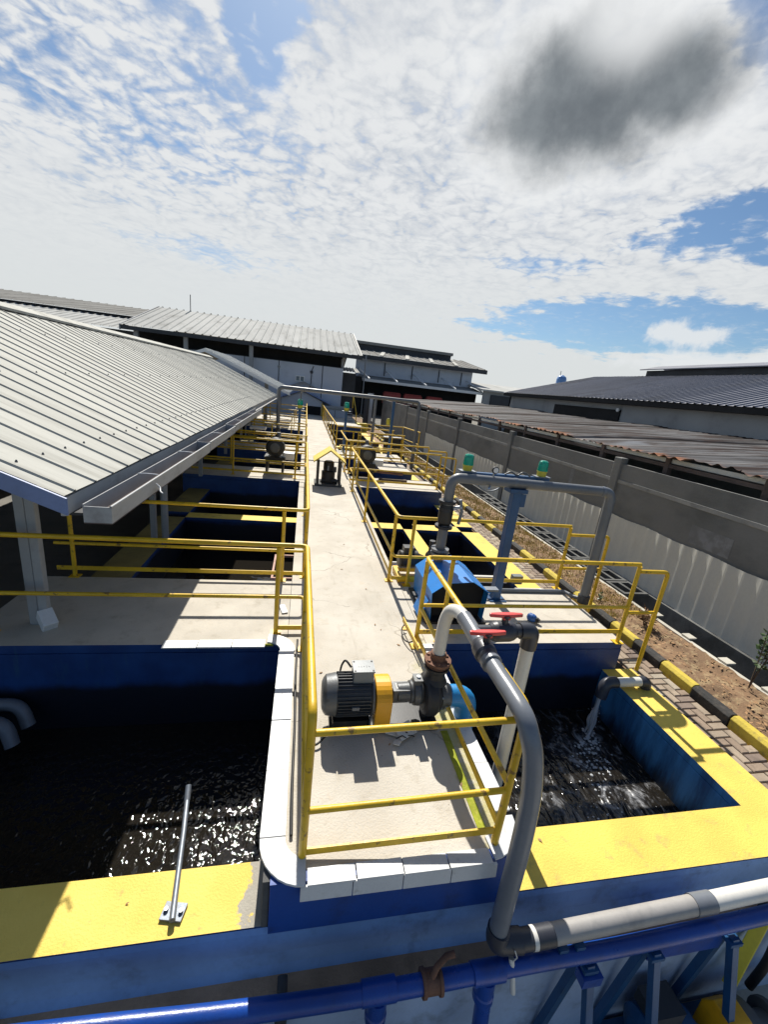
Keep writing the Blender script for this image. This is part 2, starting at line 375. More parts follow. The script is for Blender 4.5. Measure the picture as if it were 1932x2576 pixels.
az = math_(nt, 'MULTIPLY', math_(nt, 'ARCTAN2', X, Y), 180 / PI); el = math_(nt, 'MULTIPLY', math_(nt, 'ARCSINE', Z), 180 / PI)
wob = noise(nt, uv, 3.2, 6, .6); wob2 = noise(nt, tc, 9, 6, .6)
def blob(a, e, ra, re, soft=.6, w=.9, wsrc=None):
    dx = math_(nt, 'DIVIDE', math_(nt, 'SUBTRACT', az, a), ra); dy = math_(nt, 'DIVIDE', math_(nt, 'SUBTRACT', el, e), re)
    d = math_(nt, 'SQRT', math_(nt, 'ADD', math_(nt, 'MULTIPLY', dx, dx), math_(nt, 'MULTIPLY', dy, dy)))
    d = math_(nt, 'MULTIPLY_ADD', math_(nt, 'SUBTRACT', wsrc or wob, .5), w * 2, d)
    return ramp(nt, d, 1 + soft, 1 - soft)
def mx(a, b): return math_(nt, 'MAXIMUM', a, b)
hole = mx(blob(-6.5, 31, 3.2, 5.0, .5), blob(39, 9.6, 18, 3.0, .3, 1.0))
hole = mx(hole, blob(46, 18.2, 9, 2.4, .45, 1.0)); hole = mx(hole, blob(43.5, 32.5, 3.5, 3, .5))
hole = mx(hole, math_(nt, 'MULTIPLY', blob(-22, 26, 20, 9.5, .7, .6), .42))
hole = mx(hole, math_(nt, 'MULTIPLY', blob(-11, 12.2, 9, 1.6, .8, .9), .45))
hole = mx(hole, math_(nt, 'MULTIPLY', blob(27, 15.5, 6, 1.2, .7, .9), .55))
# mackerel texture of small cloudlets
nA = noise(nt, uv, 13, 7, .62, .35); nB = noise(nt, uv, 4.2, 6, .6, .3); nC = noise(nt, uv, 30, 5, .6)
tex = math_(nt, 'MULTIPLY_ADD', nB, .55, math_(nt, 'MULTIPLY', nA, .6))          # about .57 mean
wv = nd(nt, 'ShaderNodeVectorMath', operation='MULTIPLY_ADD'); wn = nd(nt, 'ShaderNodeTexNoise'); wn.inputs['Scale'].default_value = 5; wn.inputs['Detail'].default_value = 5; nt.links.new(uv, wn.inputs['Vector'])
nt.links.new(wn.outputs['Color'], wv.inputs[0]); wv.inputs[1].default_value = (.28, .28, 0); nt.links.new(uv, wv.inputs[2])
vo = nd(nt, 'ShaderNodeTexVoronoi', feature='F1'); vo.inputs['Scale'].default_value = 15; vo.inputs['Detail'].default_value = 1.0; nt.links.new(wv.outputs[0], vo.inputs['Vector'])
cell = math_(nt, 'SUBTRACT', 1.0, vo.outputs['Distance'])
tex = math_(nt, 'MULTIPLY_ADD', nB, .42, math_(nt, 'MULTIPLY', nA, .42))
tex = math_(nt, 'MULTIPLY_ADD', cell, .25, tex); tex = math_(nt, 'MULTIPLY_ADD', nC, .10, tex); tex = math_(nt, 'ADD', tex, .085)
veil = math_(nt, 'MULTIPLY', ramp(nt, el, 21, 7), .72)
lowf = noise(nt, uv, 1.1, 4, .55)
veil = mx(veil, math_(nt, 'MULTIPLY', ramp(nt, lowf, .50, .66), .5))
tex = math_(nt, 'ADD', math_(nt, 'MULTIPLY', tex, math_(nt, 'SUBTRACT', 1.0, veil)), math_(nt, 'MULTIPLY', veil, .68))
cov = math_(nt, 'SUBTRACT', math_(nt, 'ADD', tex, .12), math_(nt, 'MULTIPLY', hole, .36))
cov = ramp(nt, cov, .40, .70)
cov = math_(nt, 'MINIMUM', cov, .97)
front = ramp(nt, Y, .34, .60)
cov = math_(nt, 'MULTIPLY', cov, math_(nt, 'MULTIPLY_ADD', front, .91, .09))
hz = ramp(nt, el, 9, 1); cov = mx(cov, math_(nt, 'MULTIPLY', math_(nt, 'MULTIPLY', math_(nt, 'MULTIPLY', hz, .75), front), math_(nt, 'SUBTRACT', 1.0, math_(nt, 'MULTIPLY', hole, .8))))
shade = ramp(nt, tex, .46, .72)
ccol = mixc(nt, shade, (4.2, 4.45, 4.8), (5.75, 5.85, 5.9))
ccol = mixc(nt, ramp(nt, el, 22, 2), ccol, (5.1, 5.3, 5.3))
skyc = mixc(nt, 1.0, sky.outputs[0], (.50, .60, .665), 'MULTIPLY')
base = mixc(nt, cov, skyc, ccol)
# the low cumulus with the dark base
wd = noise(nt, tc, 7, 7, .6)
rim = blob(29.0, 29.0, 13.0, 7.4, .4, .8, wd)
base = mixc(nt, math_(nt, 'MULTIPLY', rim, .85), base, (6.3, 6.4, 6.45))
we = math_(nt, 'ADD', math_(nt, 'MULTIPLY', noise(nt, tc, 4.5, 3, .5), .55), math_(nt, 'MULTIPLY', noise(nt, tc, 15, 6, .62), .45))
dark = mx(blob(27.3, 28.5, 8.6, 4.7, .5, .9, we), blob(35.2, 29.2, 5.6, 3.0, .6, .9, we))
dark = math_(nt, 'MULTIPLY', dark, math_(nt, 'SUBTRACT', 1.0, math_(nt, 'MULTIPLY', blob(31.0, 33.2, 3.6, 2.4, .9, .9, we), .75)))
dcol = mixc(nt, ramp(nt, wob2, .35, .7), (.95, 1.1, 1.25), (1.65, 1.85, 2.0))
base = mixc(nt, math_(nt, 'MULTIPLY', dark, .97), base, dcol)
# small puffs low on the right
wp = noise(nt, tc, 26, 7, .65)
puff = mx(blob(41.5, 9.2, 1.9, 1.0, .45, 1.4, wp), blob(44.2, 8.9, 2.2, 1.1, .45, 1.4, wp)); puff = mx(puff, blob(47, 6.4, 9, 1.0, .5, 1.2, wp))
base = mixc(nt, math_(nt, 'MULTIPLY', puff, .9), base, (5.6, 5.8, 5.9))
nt.links.new(base, bg.inputs[0])
sc.view_settings.view_transform = 'Standard'; sc.view_settings.look = 'None'; sc.view_settings.exposure = 0.48; sc.view_settings.gamma = 1

# ------------------------------------------------------------------ ground
M().box(-600, 600, -300, 900, -1.95, -1.76).build('ground', 'ground earth', kind='structure')
M().box(1.9, 9, -8, 1.65, -1.756, -1.748).build('yard', 'yard concrete', kind='structure')
M().box(4.41, 4.87, 1.75, 46, -1.7, -.47).build('paving_bed', 'brown dirt', kind='structure')
def herring():
    m = M(); w, l, g = .105, .21, .006
    cols = 0
    def brick(x0, y0, x1, y1):
        if x1 < 4.42 or x0 > 4.865 or y0 > 30 or y1 < 1.8: return
        x0, x1 = max(x0, 4.415), min(x1, 4.868)
        z = -.43 + random.uniform(-.003, .003); k = random.choice((0, 0, 0, 1, 1, 2, 3))
        b = .008
        v = [(x0 + g, y0 + g, -.47), (x1 - g, y0 + g, -.47), (x1 - g, y1 - g, -.47), (x0 + g, y1 - g, -.47)]
        v += [(x0 + g, y0 + g, z - b), (x1 - g, y0 + g, z - b), (x1 - g, y1 - g, z - b), (x0 + g, y1 - g, z - b)]
        v += [(x0 + g + b, y0 + g + b, z), (x1 - g - b, y0 + g + b, z), (x1 - g - b, y1 - g - b, z), (x0 + g + b, y1 - g - b, z)]
        if x1 - x0 < .05: return
        m.add(v, [(0, 1, 5, 4), (1, 2, 6, 5), (2, 3, 7, 6), (3, 0, 4, 7), (4, 5, 9, 8), (5, 6, 10, 9), (6, 7, 11, 10), (7, 4, 8, 11), (8, 9, 10, 11)], k)
    for i in range(-6, 30):
        for j in range(-2, 160):
            x = 4.0 + i * w; y = 1.5 + j * w; k = (i - j) % 4
            if k == 0: brick(x, y, x + l, y + w)
            elif k == 3: brick(x, y, x + w, y + l)
    for nm, c in (('paver a', (.33, .26, .19)), ('paver b', (.27, .20, .145)), ('paver c', (.20, .15, .12)), ('paver d', (.40, .34, .26))):
        mat(nm, c, .85, 0, .2, tuple(x * .55 for x in c), .6, 9, .4, 50)
    m.build('paving', ['paver a', 'paver b', 'paver c', 'paver d'], kind='structure')
herring()
def soil():
    m = M(); nx, ny = 14, 460; v = []
    for j in range(ny + 1):
        for i in range(nx + 1):
            x = 5.0 + .86 * i / nx; y = 1.75 + 38 * j / ny
            v.append((x, y, -.375 + random.uniform(-.018, .018) + .02 * math.sin(x * 9 + y * 3)))
    m.add(v, [(j * (nx + 1) + i, j * (nx + 1) + i + 1, (j + 1) * (nx + 1) + i + 1, (j + 1) * (nx + 1) + i) for j in range(ny) for i in range(nx)], 0, True)
    m.build('planting_bed', 'soil', kind='structure')
soil()
M().box(4.9, 5.9, 1.75, 46, -1.72, -.44).box(5.86, 5.93, 1.75, 46, -.439, -.365, 1).build('terrain', ['soil', 'yard concrete'], kind='structure')
M().box(5.935, 6.75, 1.75, 46, -1.7, -.8).box(6.56, 6.7, 1.75, 46, -.799, -.40).build('drain_channel', 'old concrete', kind='structure')
M().box(6.72, 60, 1.75, 80, -1.7, -.45).build('neighbour_yard', 'ground earth', kind='structure')
# concrete tabs and lattice covers of the drain
for i, y in enumerate((3.35, 3.95, 4.55, 5.2)):
    M().box(5.9, 6.04 + .02 * (i % 2), y, y + .14, -.362, -.335).build('drain_bracket', 'yard concrete', None, .006, 'small concrete tab jutting over the near end of the open drain', 'concrete tab', 'tabs along the drain edge')
for i in range(13):
    y = 6.0 + i * .56; m = M(); x0, x1 = 5.97, 6.5
    m.box(x0, x1, y, y + .06, -.40, -.352).box(x0, x1, y + .46, y + .52, -.40, -.352).box(x0, x0 + .06, y + .06, y + .46, -.40, -.352).box(x1 - .06, x1, y + .06, y + .46, -.40, -.352).box(x0 + .235, x0 + .295, y + .06, y + .46, -.40, -.352)
    m.build('drain_cover', 'old concrete', None, 0, 'concrete lattice cover over the drain below the boundary wall', 'drain cover', 'lattice covers on the drain')
# kerb stones, painted in turn
y = 1.56; k = 0
while y < 30:
    L = .484; d = random.uniform(-.008, .008)
    yy = k % 2 == 0
    M().prism([(4.87 + d, -.5), (4.995 + d, -.5), (4.995 + d, -.325), (4.975 + d, -.305), (4.905 + d, -.305), (4.87 + d, -.34)], 'y', y + .006, y + L).build(
        'kerb_stone', 'kerb yellow' if yy else 'kerb black', None, .006,
        'yellow painted kerb stone between brick paving and soil strip' if yy else 'black painted kerb stone between brick paving and soil strip', 'kerb stone',
        'yellow kerb stones' if yy else 'black kerb stones')
    y += L + .006; k += 1

# ------------------------------------------------------------------ concrete tanks
# walkway on the dividing wall
M().box(-.05, 1.52, 1.76, 37.2, -1.75, -.02, 1).box(-.05, 1.52, 1.76, 37.2, -.019, 0, 1, 0).build('walkway', ['walkway', 'basin blue'], None, .01, kind='structure')
def basin(name_label, x0, x1, y0, y1, water, zw, mats='basin blue', near=None, right=None, left=None, far=None):
    """open basin: each given wall is (outer edge coordinate, top material)"""
    t = thing('settling_basin', ((x0 + x1) / 2, (y0 + y1) / 2, -1.75), name_label, 'basin')
    xa = left[0] if left else x0; xb = right[0] if right else x1
    def wall(a, b, c, d, top, mm=mats):
        M().box(a, b, c, d, -1.75, -.49, 0).build('wall', mm, t)
        M().box(a, b, c, d, -.489, -.4, 1, 0).build('coping', [top, mm], t, .012)
    if near: wall(xa, xb, near[0], y0, near[1])
    if far: wall(x0, x1, y1, far[0], far[1])
    if right: wall(x1, right[0], y0, y1, right[1], right[2] if len(right) > 2 else mats)
    if left: wall(left[0], x0, y0, y1, left[1])
    w = M(); w.add([(x0, y0, zw), (x1, y0, zw), (x1, y1, zw), (x0, y1, zw)], [(0, 1, 2, 3)])
    w.build('water', water, kind='structure')
    return t
def slab(label, x0, x1, y0, y1):
    t = thing('concrete_platform', ((x0 + x1) / 2, (y0 + y1) / 2, -1.75), label, 'platform')
    M().box(x0, x1, y0, y1, -1.75, -.1, 0).build('wall', 'basin blue', t)
    M().box(x0, x1, y0, y1, -.099, 0, 1, 0).build('deck', ['slab concrete', 'basin blue'], t, .012)
    return t
CY = 'coping yellow'
basin('near right basin of stirred dark water with wide yellow rim', 1.525, 3.96, 2.13, 3.975, 'stirred water', -1.0, near=(1.735, CY), right=(4.41, CY, 'basin blue streaked'))
basin('large near left basin of black water with peeling yellow rim', -3.7, -.055, 2.10, 4.0, 'black water', -1.0, near=(1.735, 'coping peeled'), left=(-4.2, CY))
slab('near right concrete platform carrying the blue hood and blue post', 1.525, 4.16, 3.98, 5.42)
slab('near left concrete platform half shaded by the shed roof', -3.15, -.055, 4.005, 5.5)
basin('small square right basin beside the walkway behind the blue hood', 1.525, 2.47, 6.6, 9.2, 'still water', -1.1, near=(6.2, 'slab concrete'), right=(2.78, CY), far=(9.6, CY))
basin('narrow deep right basin next to the brick paving past the blue post', 2.785, 3.95, 5.425, 9.2, 'still water', -1.2, right=(4.41, CY), far=(9.6, CY))
basin('middle right basin in front of the second right platform', 1.525, 3.95, 9.605, 11.59, 'still water', -1.2, right=(4.41, CY))
M().box(1.525, 2.78, 5.425, 6.195, -1.75, -.02, 1, 0).build('plinth', ['slab concrete', 'basin blue'], None, .01, 'low concrete plinth under the black dosing motor behind the blue hood', 'plinth')
slab('second right platform below the double yellow rails', 1.525, 4.16, 11.6, 13.0)
basin('left basin behind the near left platform up to the yellow divider', -2.45, -.055, 5.505, 9.3, 'still water', -1.1, left=(-3.0, 'shaded yellow'), far=(9.65, CY))
basin('left basin between the yellow divider and the second left platform', -2.45, -.055, 9.655, 11.8, 'still water', -1.1, left=(-3.0, 'shaded yellow'))
slab('second left platform at the left blower under the gutter', -3.15, -.055, 11.805, 13.3)
basin('third left basin beyond the left blower', -2.45, -.055, 13.305, 16.4, 'still water', -1.0, left=(-3.0, 'shaded yellow'))
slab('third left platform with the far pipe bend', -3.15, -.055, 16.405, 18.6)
basin('farthest left basin along the shed', -2.45, -.055, 18.605, 24.0, 'still water', -.9, left=(-3.0, 'shaded yellow'), far=(24.4, CY))
slab('farthest left platform beside the gabled pump house', -3.15, -.055, 24.405, 36)
basin('third right basin around the right blower', 1.525, 3.95, 13.005, 16.2, 'still water', -1.0, right=(4.41, CY))
slab('third right platform below the far overhead pipe', 1.525, 4.16, 16.205, 18.3)
basin('fourth right basin beyond the far overhead pipe', 1.525, 3.95, 18.305, 22.0, 'still water', -.9, right=(4.41, CY), far=(22.4, CY))
basin('fifth right basin by the far stairs', 1.525, 3.95, 22.405, 30.0, 'still water', -.9, right=(4.41, CY), far=(30.4, CY))
slab('farthest right platform in front of the white box tank', 1.525, 4.16, 30.405, 40)
M().box(2.75, 3.9, 14.3, 15.9, -1.2, -.02, 1, 0).build('plinth', ['slab concrete', 'basin blue'], None, .01, 'white concrete block in the basin behind the right blower', 'plinth')
# front wall of the tanks below the camera
t = thing('front_wall', (.5, 1.7, -1.75), 'blue grey front wall of the tanks under the yellow rims', 'wall')
M().box(-6, 4.41, 1.575, 1.733, -1.75, -.76).build('lower_face', 'render grey', t, .01)
M().prism([(1.733, -.41), (1.733, -.759), (1.668, -.759), (1.70, -.70), (1.718, -.62), (1.722, -.45)], 'x', -6, 4.41).build('upper_face', 'blue grey render', t)
M().box(-6, 4.41, 1.576, 1.70, -.7585, -.75).build('ledge', 'brown dirt', t)
M().box(4.405, 4.6, 1.60, 1.74, -1.75, -.44).build('end_pier', 'yard concrete', t)
# white tile edging round the near end of the walkway
t = thing('tile_edging', (.7, 1.8, 0), 'white tile edging round the near end of the walkway and left basin', 'tile edging')
def tiles(name, x0, x1, y0, y1, n, along):
    for i in range(n):
        a, b = i / n, (i + 1) / n; g = .004; zt = .014 + random.uniform(0, .008)
        m = M()
        if along == 'y': m.box(x0, x1, y0 + (y1 - y0) * a + g, y0 + (y1 - y0) * b - g, .001, zt)
        else: m.box(x0 + (x1 - x0) * a + g, x0 + (x1 - x0) * b - g, y0, y1, .001, zt)
        m.build('tile', 'white tile', t, .003)
tiles('tile', -.13, .025, 1.955, 3.86, 4, 'y')
tiles('tile', 1.43, 1.575, 1.98, 3.965, 5, 'y')
tiles('tile', .158, 1.308, 1.665, 1.755, 4, 'x')
tiles('tile', -1.30, -.28, 3.93, 4.06, 3, 'x')
def arc_tile(cx, cy, r0, r1, a0, a1, z0, z1, n=8, name='tile'):
    m = M(); A = [math.radians(a0 + (a1 - a0) * i / n) for i in range(n + 1)]
    poly = [(cx + r1 * math.cos(a), cy + r1 * math.sin(a)) for a in A] + [(cx + r0 * math.cos(a), cy + r0 * math.sin(a)) for a in A[::-1]]
    m.prism(poly, 'z', z0, z1); m.build(name, 'white tile', t, .003)
arc_tile(.155, 1.95, .13, .285, 180, 269, .001, .018)
arc_tile(-.27, 3.865, .15, .305, 0, 88, .001, .018)
arc_tile(1.31, 1.95, .12, .265, -86, 0, .001, .016)
# lower row of tiles on the front edge
for i in range(4):
    x0 = .12 + i * .305
    M().prism([(1.668, -.002), (1.684, -.002), (1.672, -.10), (1.656, -.10)], 'x', x0 + .004, x0 + .304).build('skirt_tile', 'white tile', t, .003)
M().box(-.05, 1.5, 1.735, 1.758, -.75, -.004).build('walkway_end', 'bright blue end', None, 0, 'deep blue painted end wall under the white tiles of the walkway', 'wall') if 0 else None
mat('deep blue', (.003, .055, .29), .5, 0, .15, (.01, .02, .06), .6, 3, .15, 40)
M().box(-.048, 1.518, 1.70, 1.757, -.418, -.002).build('end_wall', 'deep blue', None, .004, 'deep blue painted end wall below the white tiles of the walkway', 'wall')
M().box(-.09, -.05, 1.724, 2.1, -.395, -.01).build('pilaster', 'old concrete', None, .006, 'narrow bare concrete strip at the left corner of the walkway end', 'concrete strip')
for i, (x0, x1, y0, y1) in enumerate(((1.342, 1.352, 1.88, 2.72), (1.35, 1.37, 2.95, 3.25))):
    M().box(x0 - .05, x1 - .0, y0, y1, .001, .006).build('moss', 'moss', kind='stuff')
M().box(-1.25, -.2, 3.99, 4.004, -.02, .004).build('moss', 'moss', kind='stuff')

# ------------------------------------------------------------------ railings
RAILG = 'yellow tubular guard rails along the walkway'
def rail(label, path, posts, mids=(.5,), toe=.1, r=.025, zt=1.06, ext=None, down0=False, down1=False, plates=True, extra=None):
    """path: list of (x, y); posts: (x, y[, zbase])"""
    root = thing('guard_rail', (path[0][0], path[0][1], 0), label, 'guard rail', RAILG)
    P = [(x, y, zt) for x, y in path]
    if down0: P = [(path[0][0], path[0][1], 0)] + P
    if down1: P = P + [(path[-1][0], path[-1][1], 0)]
    M().tube(fil(P, .08), r, 12).build('top_rail', 'rail yellow', root)
    for z in mids: M().tube(fil([(x, y, z) for x, y in path], .07), r * .85, 10).build('mid_rail', 'rail yellow', root)
    if toe:
        m = M()
        for (x0, y0), (x1, y1) in zip(path, path[1:]): m.bar((x0, y0, toe), (x1, y1, toe), .012, .055)
        m.build('toe_bar', 'rail yellow', root)
    for p in posts:
        zb = p[2] if len(p) > 2 else 0
        m = M().cyl((p[0], p[1], zb), (p[0], p[1], zt - r), r, 12)
        m.build('post', 'rail yellow', root)
        if plates: M().box(p[0] - .06, p[0] + .06, p[1] - .05, p[1] + .05, zb + .001, zb + .012).build('base_plate', 'rail yellow', root, .002)
    if ext:
        (x0, x1, y, z, zb) = ext
        M().tube(fil([(x0, y, z), (x1, y, z), (x1, y, zb)], .07), r, 12).build('end_loop', 'rail yellow', root)
        M().cyl((x0, y, z - .56), (x1, y, z - .56), r * .85, 10).build('end_bar', 'rail yellow', root)
    return root
# U-shaped rail round the near end
root = rail('yellow rail around the near end of the walkway, turning left over the black basin', [(.13, 1.83), (.105, 4.22), (-3.15, 4.22)],
            [(-.19, 4.22), (-2.95, 4.22), (.11, 3.9)], (.45,), 0, down0=True)
M().bar((.125, 1.9, .07), (.107, 4.2, .07), .012, .055).bar((.10, 4.22, .065), (-.19, 4.22, .065), .012, .055).build('toe_bar', 'rail yellow', root)
for z0, z1, h in ((.93, 1.0, 0), (.37, .46, 0)):
    M().tube([(.13, 1.83, z0), (1.365, 1.785, z1)], .02, 10).build('cross_rail', 'rail yellow', root)
M().bar((.13, 1.83, .045), (1.365, 1.785, .125), .012, .05).build('cross_toe', 'rail yellow', root)
root = rail('yellow rail right of the near walkway, turning right before the blue hood', [(1.365, 1.785), (1.372, 3.984), (4.07, 3.984)],
            [(1.372, 3.93), (1.68, 3.984), (4.07, 3.984)], (.5,), .16, zt=1.08, ext=(4.09, 4.5, 3.984, .99, -.43), down0=True)
RAILNEAR = root
rail('yellow rail from behind the blue hood along the walkway to the second right platform', [(4.12, 5.45), (1.38, 5.45), (1.372, 11.95), (4.1, 11.95)],
     [(4.12, 5.45), (1.62, 5.45), (1.376, 5.6), (1.372, 8.4), (1.372, 10.99), (1.60, 11.95), (4.09, 11.95)], (.46,), .12, ext=(4.14, 4.83, 5.45, .92, -.4))
root = rail('yellow rail behind the second right platform running on beside the walkway', [(4.15, 13.5), (1.385, 13.4), (1.39, 16.3), (4.0, 16.5)],
     [(4.15, 13.5), (1.5, 13.4), (1.385, 13.6), (2.6, 16.4), (3.95, 16.5), (1.9, 16.35), (2.1, 16.35)], (.5,), .12, ext=(4.17, 4.8, 13.5, .95, -.4))
M().tube(fil([(4.12, 11.95, 1.0), (4.58, 11.95, .98), (4.58, 11.95, -.43)], .07), .022, 12).cyl((4.12, 11.95, .45), (4.58, 11.95, .43), .018, 10).build(
    'guard_rail', 'rail yellow', None, 0, 'short yellow end loop at the right edge of the second right platform', 'guard rail', RAILG)
rail('long yellow rail on the right of the far walkway ending at the gabled house', [(3.9, 18.25), (1.39, 18.2), (1.34, 36.8)],
     [(3.85, 18.25), (1.39, 18.3), (1.385, 20.2), (1.38, 22.2), (1.375, 24.2), (1.37, 26.2), (1.365, 28.2), (1.36, 30.2), (1.35, 32.2), (1.345, 34.3), (1.34, 36.7)], (.5,), .1)
rail('yellow rail around the left basins between the two left platforms', [(-3.0, 5.517), (.115, 5.517), (.1, 12.1), (-3.0, 12.1)],
     [(-2.8, 5.517), (-.2, 5.517), (.113, 5.65), (.108, 8.6), (-.19, 12.1), (-1.9, 12.1)], (.46,), .12)
rail('yellow rail around the third left basin beyond the left blower', [(-3.0, 13.6), (.1, 13.6), (.095, 16.5), (-3.0, 16.5)],
     [(-2.2, 13.6), (-.2, 13.6), (-1.2, 16.5), (-.2, 16.5), (-2.6, 16.5), (.098, 15)], (.5,), .1)
rail('long yellow rail on the left of the far walkway past the beacon post', [(-3.0, 17.5), (.09, 17.5), (.09, 36.5)],
     [(-1.0, 17.5), (.09, 17.6), (.09, 20), (.09, 22.5), (.09, 25), (.09, 27.5), (.09, 30), (.09, 33), (.09, 36)], (.5,), .1)
for y, lab in ((20.6, 'first yellow cross rail over the farthest left basin'), (25.0, 'white sunlit cross rail near the gabled house on the left'), (29.5, 'farthest cross rail left of the far walkway')):
    rail(lab, [(-2.4, y), (.06, y)], [(-2.3, y), (-.6, y)], (.5,), 0, plates=False)
rail('small yellow rail by the boundary wall in front of the pipe stands', [(2.6, 20.2), (4.9, 20.6), (5.2, 18.6)], [(2.7, 20.2), (4.85, 20.6, -.43), (5.2, 18.7, -.43)], (.5,), 0, plates=False)

# ------------------------------------------------------------------ near pump set
t = thing('transfer_pump', (.75, 2.88, 0), 'grey motor and black centrifugal pump with orange coupling guard on the near walkway', 'pump')
ym, zm = 2.88, .285
M().box(.34, 1.27, ym - .15, ym + .15, .001, .05).box(.36, .66, ym - .13, ym + .13, .05, .12).build('base_frame', 'motor black', t, .006)
mo = M().lathe((.35, ym, zm), (1, 0, 0), [(0, .15), (.02, .158), (.30, .158), (.33, .15)], 32)
for k in range(36):
    a = 2 * PI * k / 36
    if .2 < (a % PI) < PI - .2 or True:
        c = Vector((.52, ym + .166 * math.cos(a), zm + .166 * math.sin(a)))
        rot = Matrix.Rotation(a - PI / 2, 3, 'X')
        mo.obox(c, (.27, .005, .022), rot)
mo = mo.build('motor_body', 'motor fins', t)
M().lathe((.265, ym, zm), (1, 0, 0), [(0, .11), (.012, .135), (.03, .158), (.105, .172), (.11, .172)], 32).build('fan_cowl', 'motor grey', t)
M().lathe((.665, ym, zm), (1, 0, 0), [(0, .15), (.003, .172), (.02, .172), (.024, .14)], 32).build('end_flange', 'motor grey', t)
bx = M().box(.505, .675, ym - .07, ym + .075, .43, .535).build('terminal_box', 'motor box', t, .012)
lid = M().box(.50, .68, ym - .075, ym + .08, .536, .552)
lid.build('box_lid', 'motor box', t, .006)
for a, b in ((.515, -.058), (.665, -.058), (.515, .062), (.665, .062)): M().cyl((a, ym + b, .551), (a, ym + b, .558), .007, 8).build('screw', 'motor black', t)
m = M()
for k, s in enumerate((.014, .02, .012, .022, .016)): m.box(.545 + k * .022, .553 + k * .022, ym - s / 2, ym + s / 2, .5525, .5545)
m.build('embossed_marks', 'motor grey', t)
M().box(.50, .56, ym - .185, ym - .155, .27, .30).build('lifting_lug', 'galv', t, .004)
M().box(.66, .672, ym - .17, ym - .13, .03, .18).build('foot_plate', 'galv', t, .002)
g = M(); n = 14
pts = [(ym - .165, .02), (ym - .165, zm)] + [(ym + .165 * math.cos(PI - PI * i / n), zm + .14 * math.sin(PI * i / n)) for i in range(1, n)] + [(ym + .165, zm), (ym + .165, .02)]
g.prism(pts, 'x', .70, .835); g.build('coupling_guard', 'guard orange', t, .008)
M().lathe((.835, ym, zm), (1, 0, 0), [(0, .05), (.06, .055), (.07, .075), (.17, .08), (.18, .095), (.20, .095)], 24).box(.86, 1.0, ym - .06, ym + .06, .22, .345).build('bearing_bracket', 'motor grey', t, .008)
M().box(.89, .965, ym - .035, ym + .035, .3455, .349).build('name_plate', 'paper', t)
M().lathe((1.03, ym, zm), (1, 0, 0), [(0, .07), (.015, .11), (.06, .115), (.09, .10)], 24).box(1.035, 1.11, ym - .05, ym + .05, .34, .43).build('seal_housing', 'motor grey', t, .015)
M().lathe((1.08, ym, .43), (0, 0, 1), [(0, .018), (.012, .018), (.014, 0)], 12).build('filler_cap', 'white trim', t)
M().lathe((1.13, ym, .26), (1, 0, 0), [(0, .12), (.01, .165), (.03, .18), (.10, .18), (.12, .165), (.125, .12)], 32).box(1.15, 1.24, ym - .05, ym + .05, .03, .15).build('volute', 'cast iron', t)
M().lathe((1.245, ym, .26), (1, 0, 0), [(0, .14), (.002, .155), (.022, .155), (.024, .10), (.05, .09)], 32).build('suction_cover', 'cast iron', t)
for k in range(8):
    a = PI / 8 + k * PI / 4
    M().cyl((1.262, ym + .135 * math.cos(a), .26 + .135 * math.sin(a)), (1.285, ym + .135 * math.cos(a), .26 + .135 * math.sin(a)), .011, 6).build('bolt', 'galv', t)
M().lathe((1.225, ym, .40), (0, 0, 1), [(0, .11), (.05, .085), (.10, .08), (.13, .085), (.135, .11), (.155, .11)], 28).build('discharge_neck', 'cast iron', t)
M().lathe((1.225, ym, .556), (0, 0, 1), [(0, .095), (.012, .095), (.014, .085), (.03, .085)], 28).build('rust_ring', 'rust iron', t)
# suction pipe into the basin
t = thing('suction_pipe', (1.5, 2.88, -.9), 'bright blue suction bend running from the pump into the near right basin', 'pipe')
M().tube(fil([(1.29, ym, .23), (1.56, ym, .23), (1.585, ym, -1.0)], .13, 8), .095, 24).build('bend', 'bright blue', t)
M().lathe((1.29, ym, .24), (1, 0, 0), [(0, .12), (.03, .12), (.032, .1), (.09, .1)], 24).build('flange', 'motor grey', t)
# gooseneck, valves and hose
t = thing('discharge_pipe', (1.225, 2.88, .57), 'white gooseneck and grey discharge pipe with two red handled valves over the near rail', 'pipe')
M().lathe((1.225, 2.88, .588), (0, 0, 1), [(0, .115), (.025, .115), (.027, .066), (.09, .066)], 28).build('flange', 'rust iron', t)
for k in range(6):
    a = k * PI / 3 + .3
    M().lathe((1.225 + .092 * math.cos(a), 2.88 + .092 * math.sin(a), .605), (0, 0, 1), [(0, .016), (.022, .016)], 6).build('bolt', 'rust iron', t)
gp = smooth([(1.225, 2.88, .66), (1.225, 2.88, .82), (1.228, 2.875, .97), (1.245, 2.84, 1.09), (1.275, 2.75, 1.14), (1.292, 2.66, 1.14)], 8)
M().tube(gp, .053, 24).build('gooseneck', 'white pvc', t)
M().tube(smooth([(1.29, 2.67, 1.141), (1.297, 2.56, 1.132), (1.298, 2.36, 1.118)], 5), .06, 24).build('sleeve', 'grey pvc', t)
M().lathe((1.298, 2.37, 1.117), (0, -1, -.06), [(0, .06), (.03, .072), (.06, .078), (.12, .078), (.14, .068), (.18, .068), (.19, .058)], 24).build('ball_valve', 'dark pvc', t)
M().lathe((1.298, 2.19, 1.106), (0, -1, -.02), [(0, .07), (.04, .07), (.042, .06)], 24).build('union_nut', 'grey pvc', t)
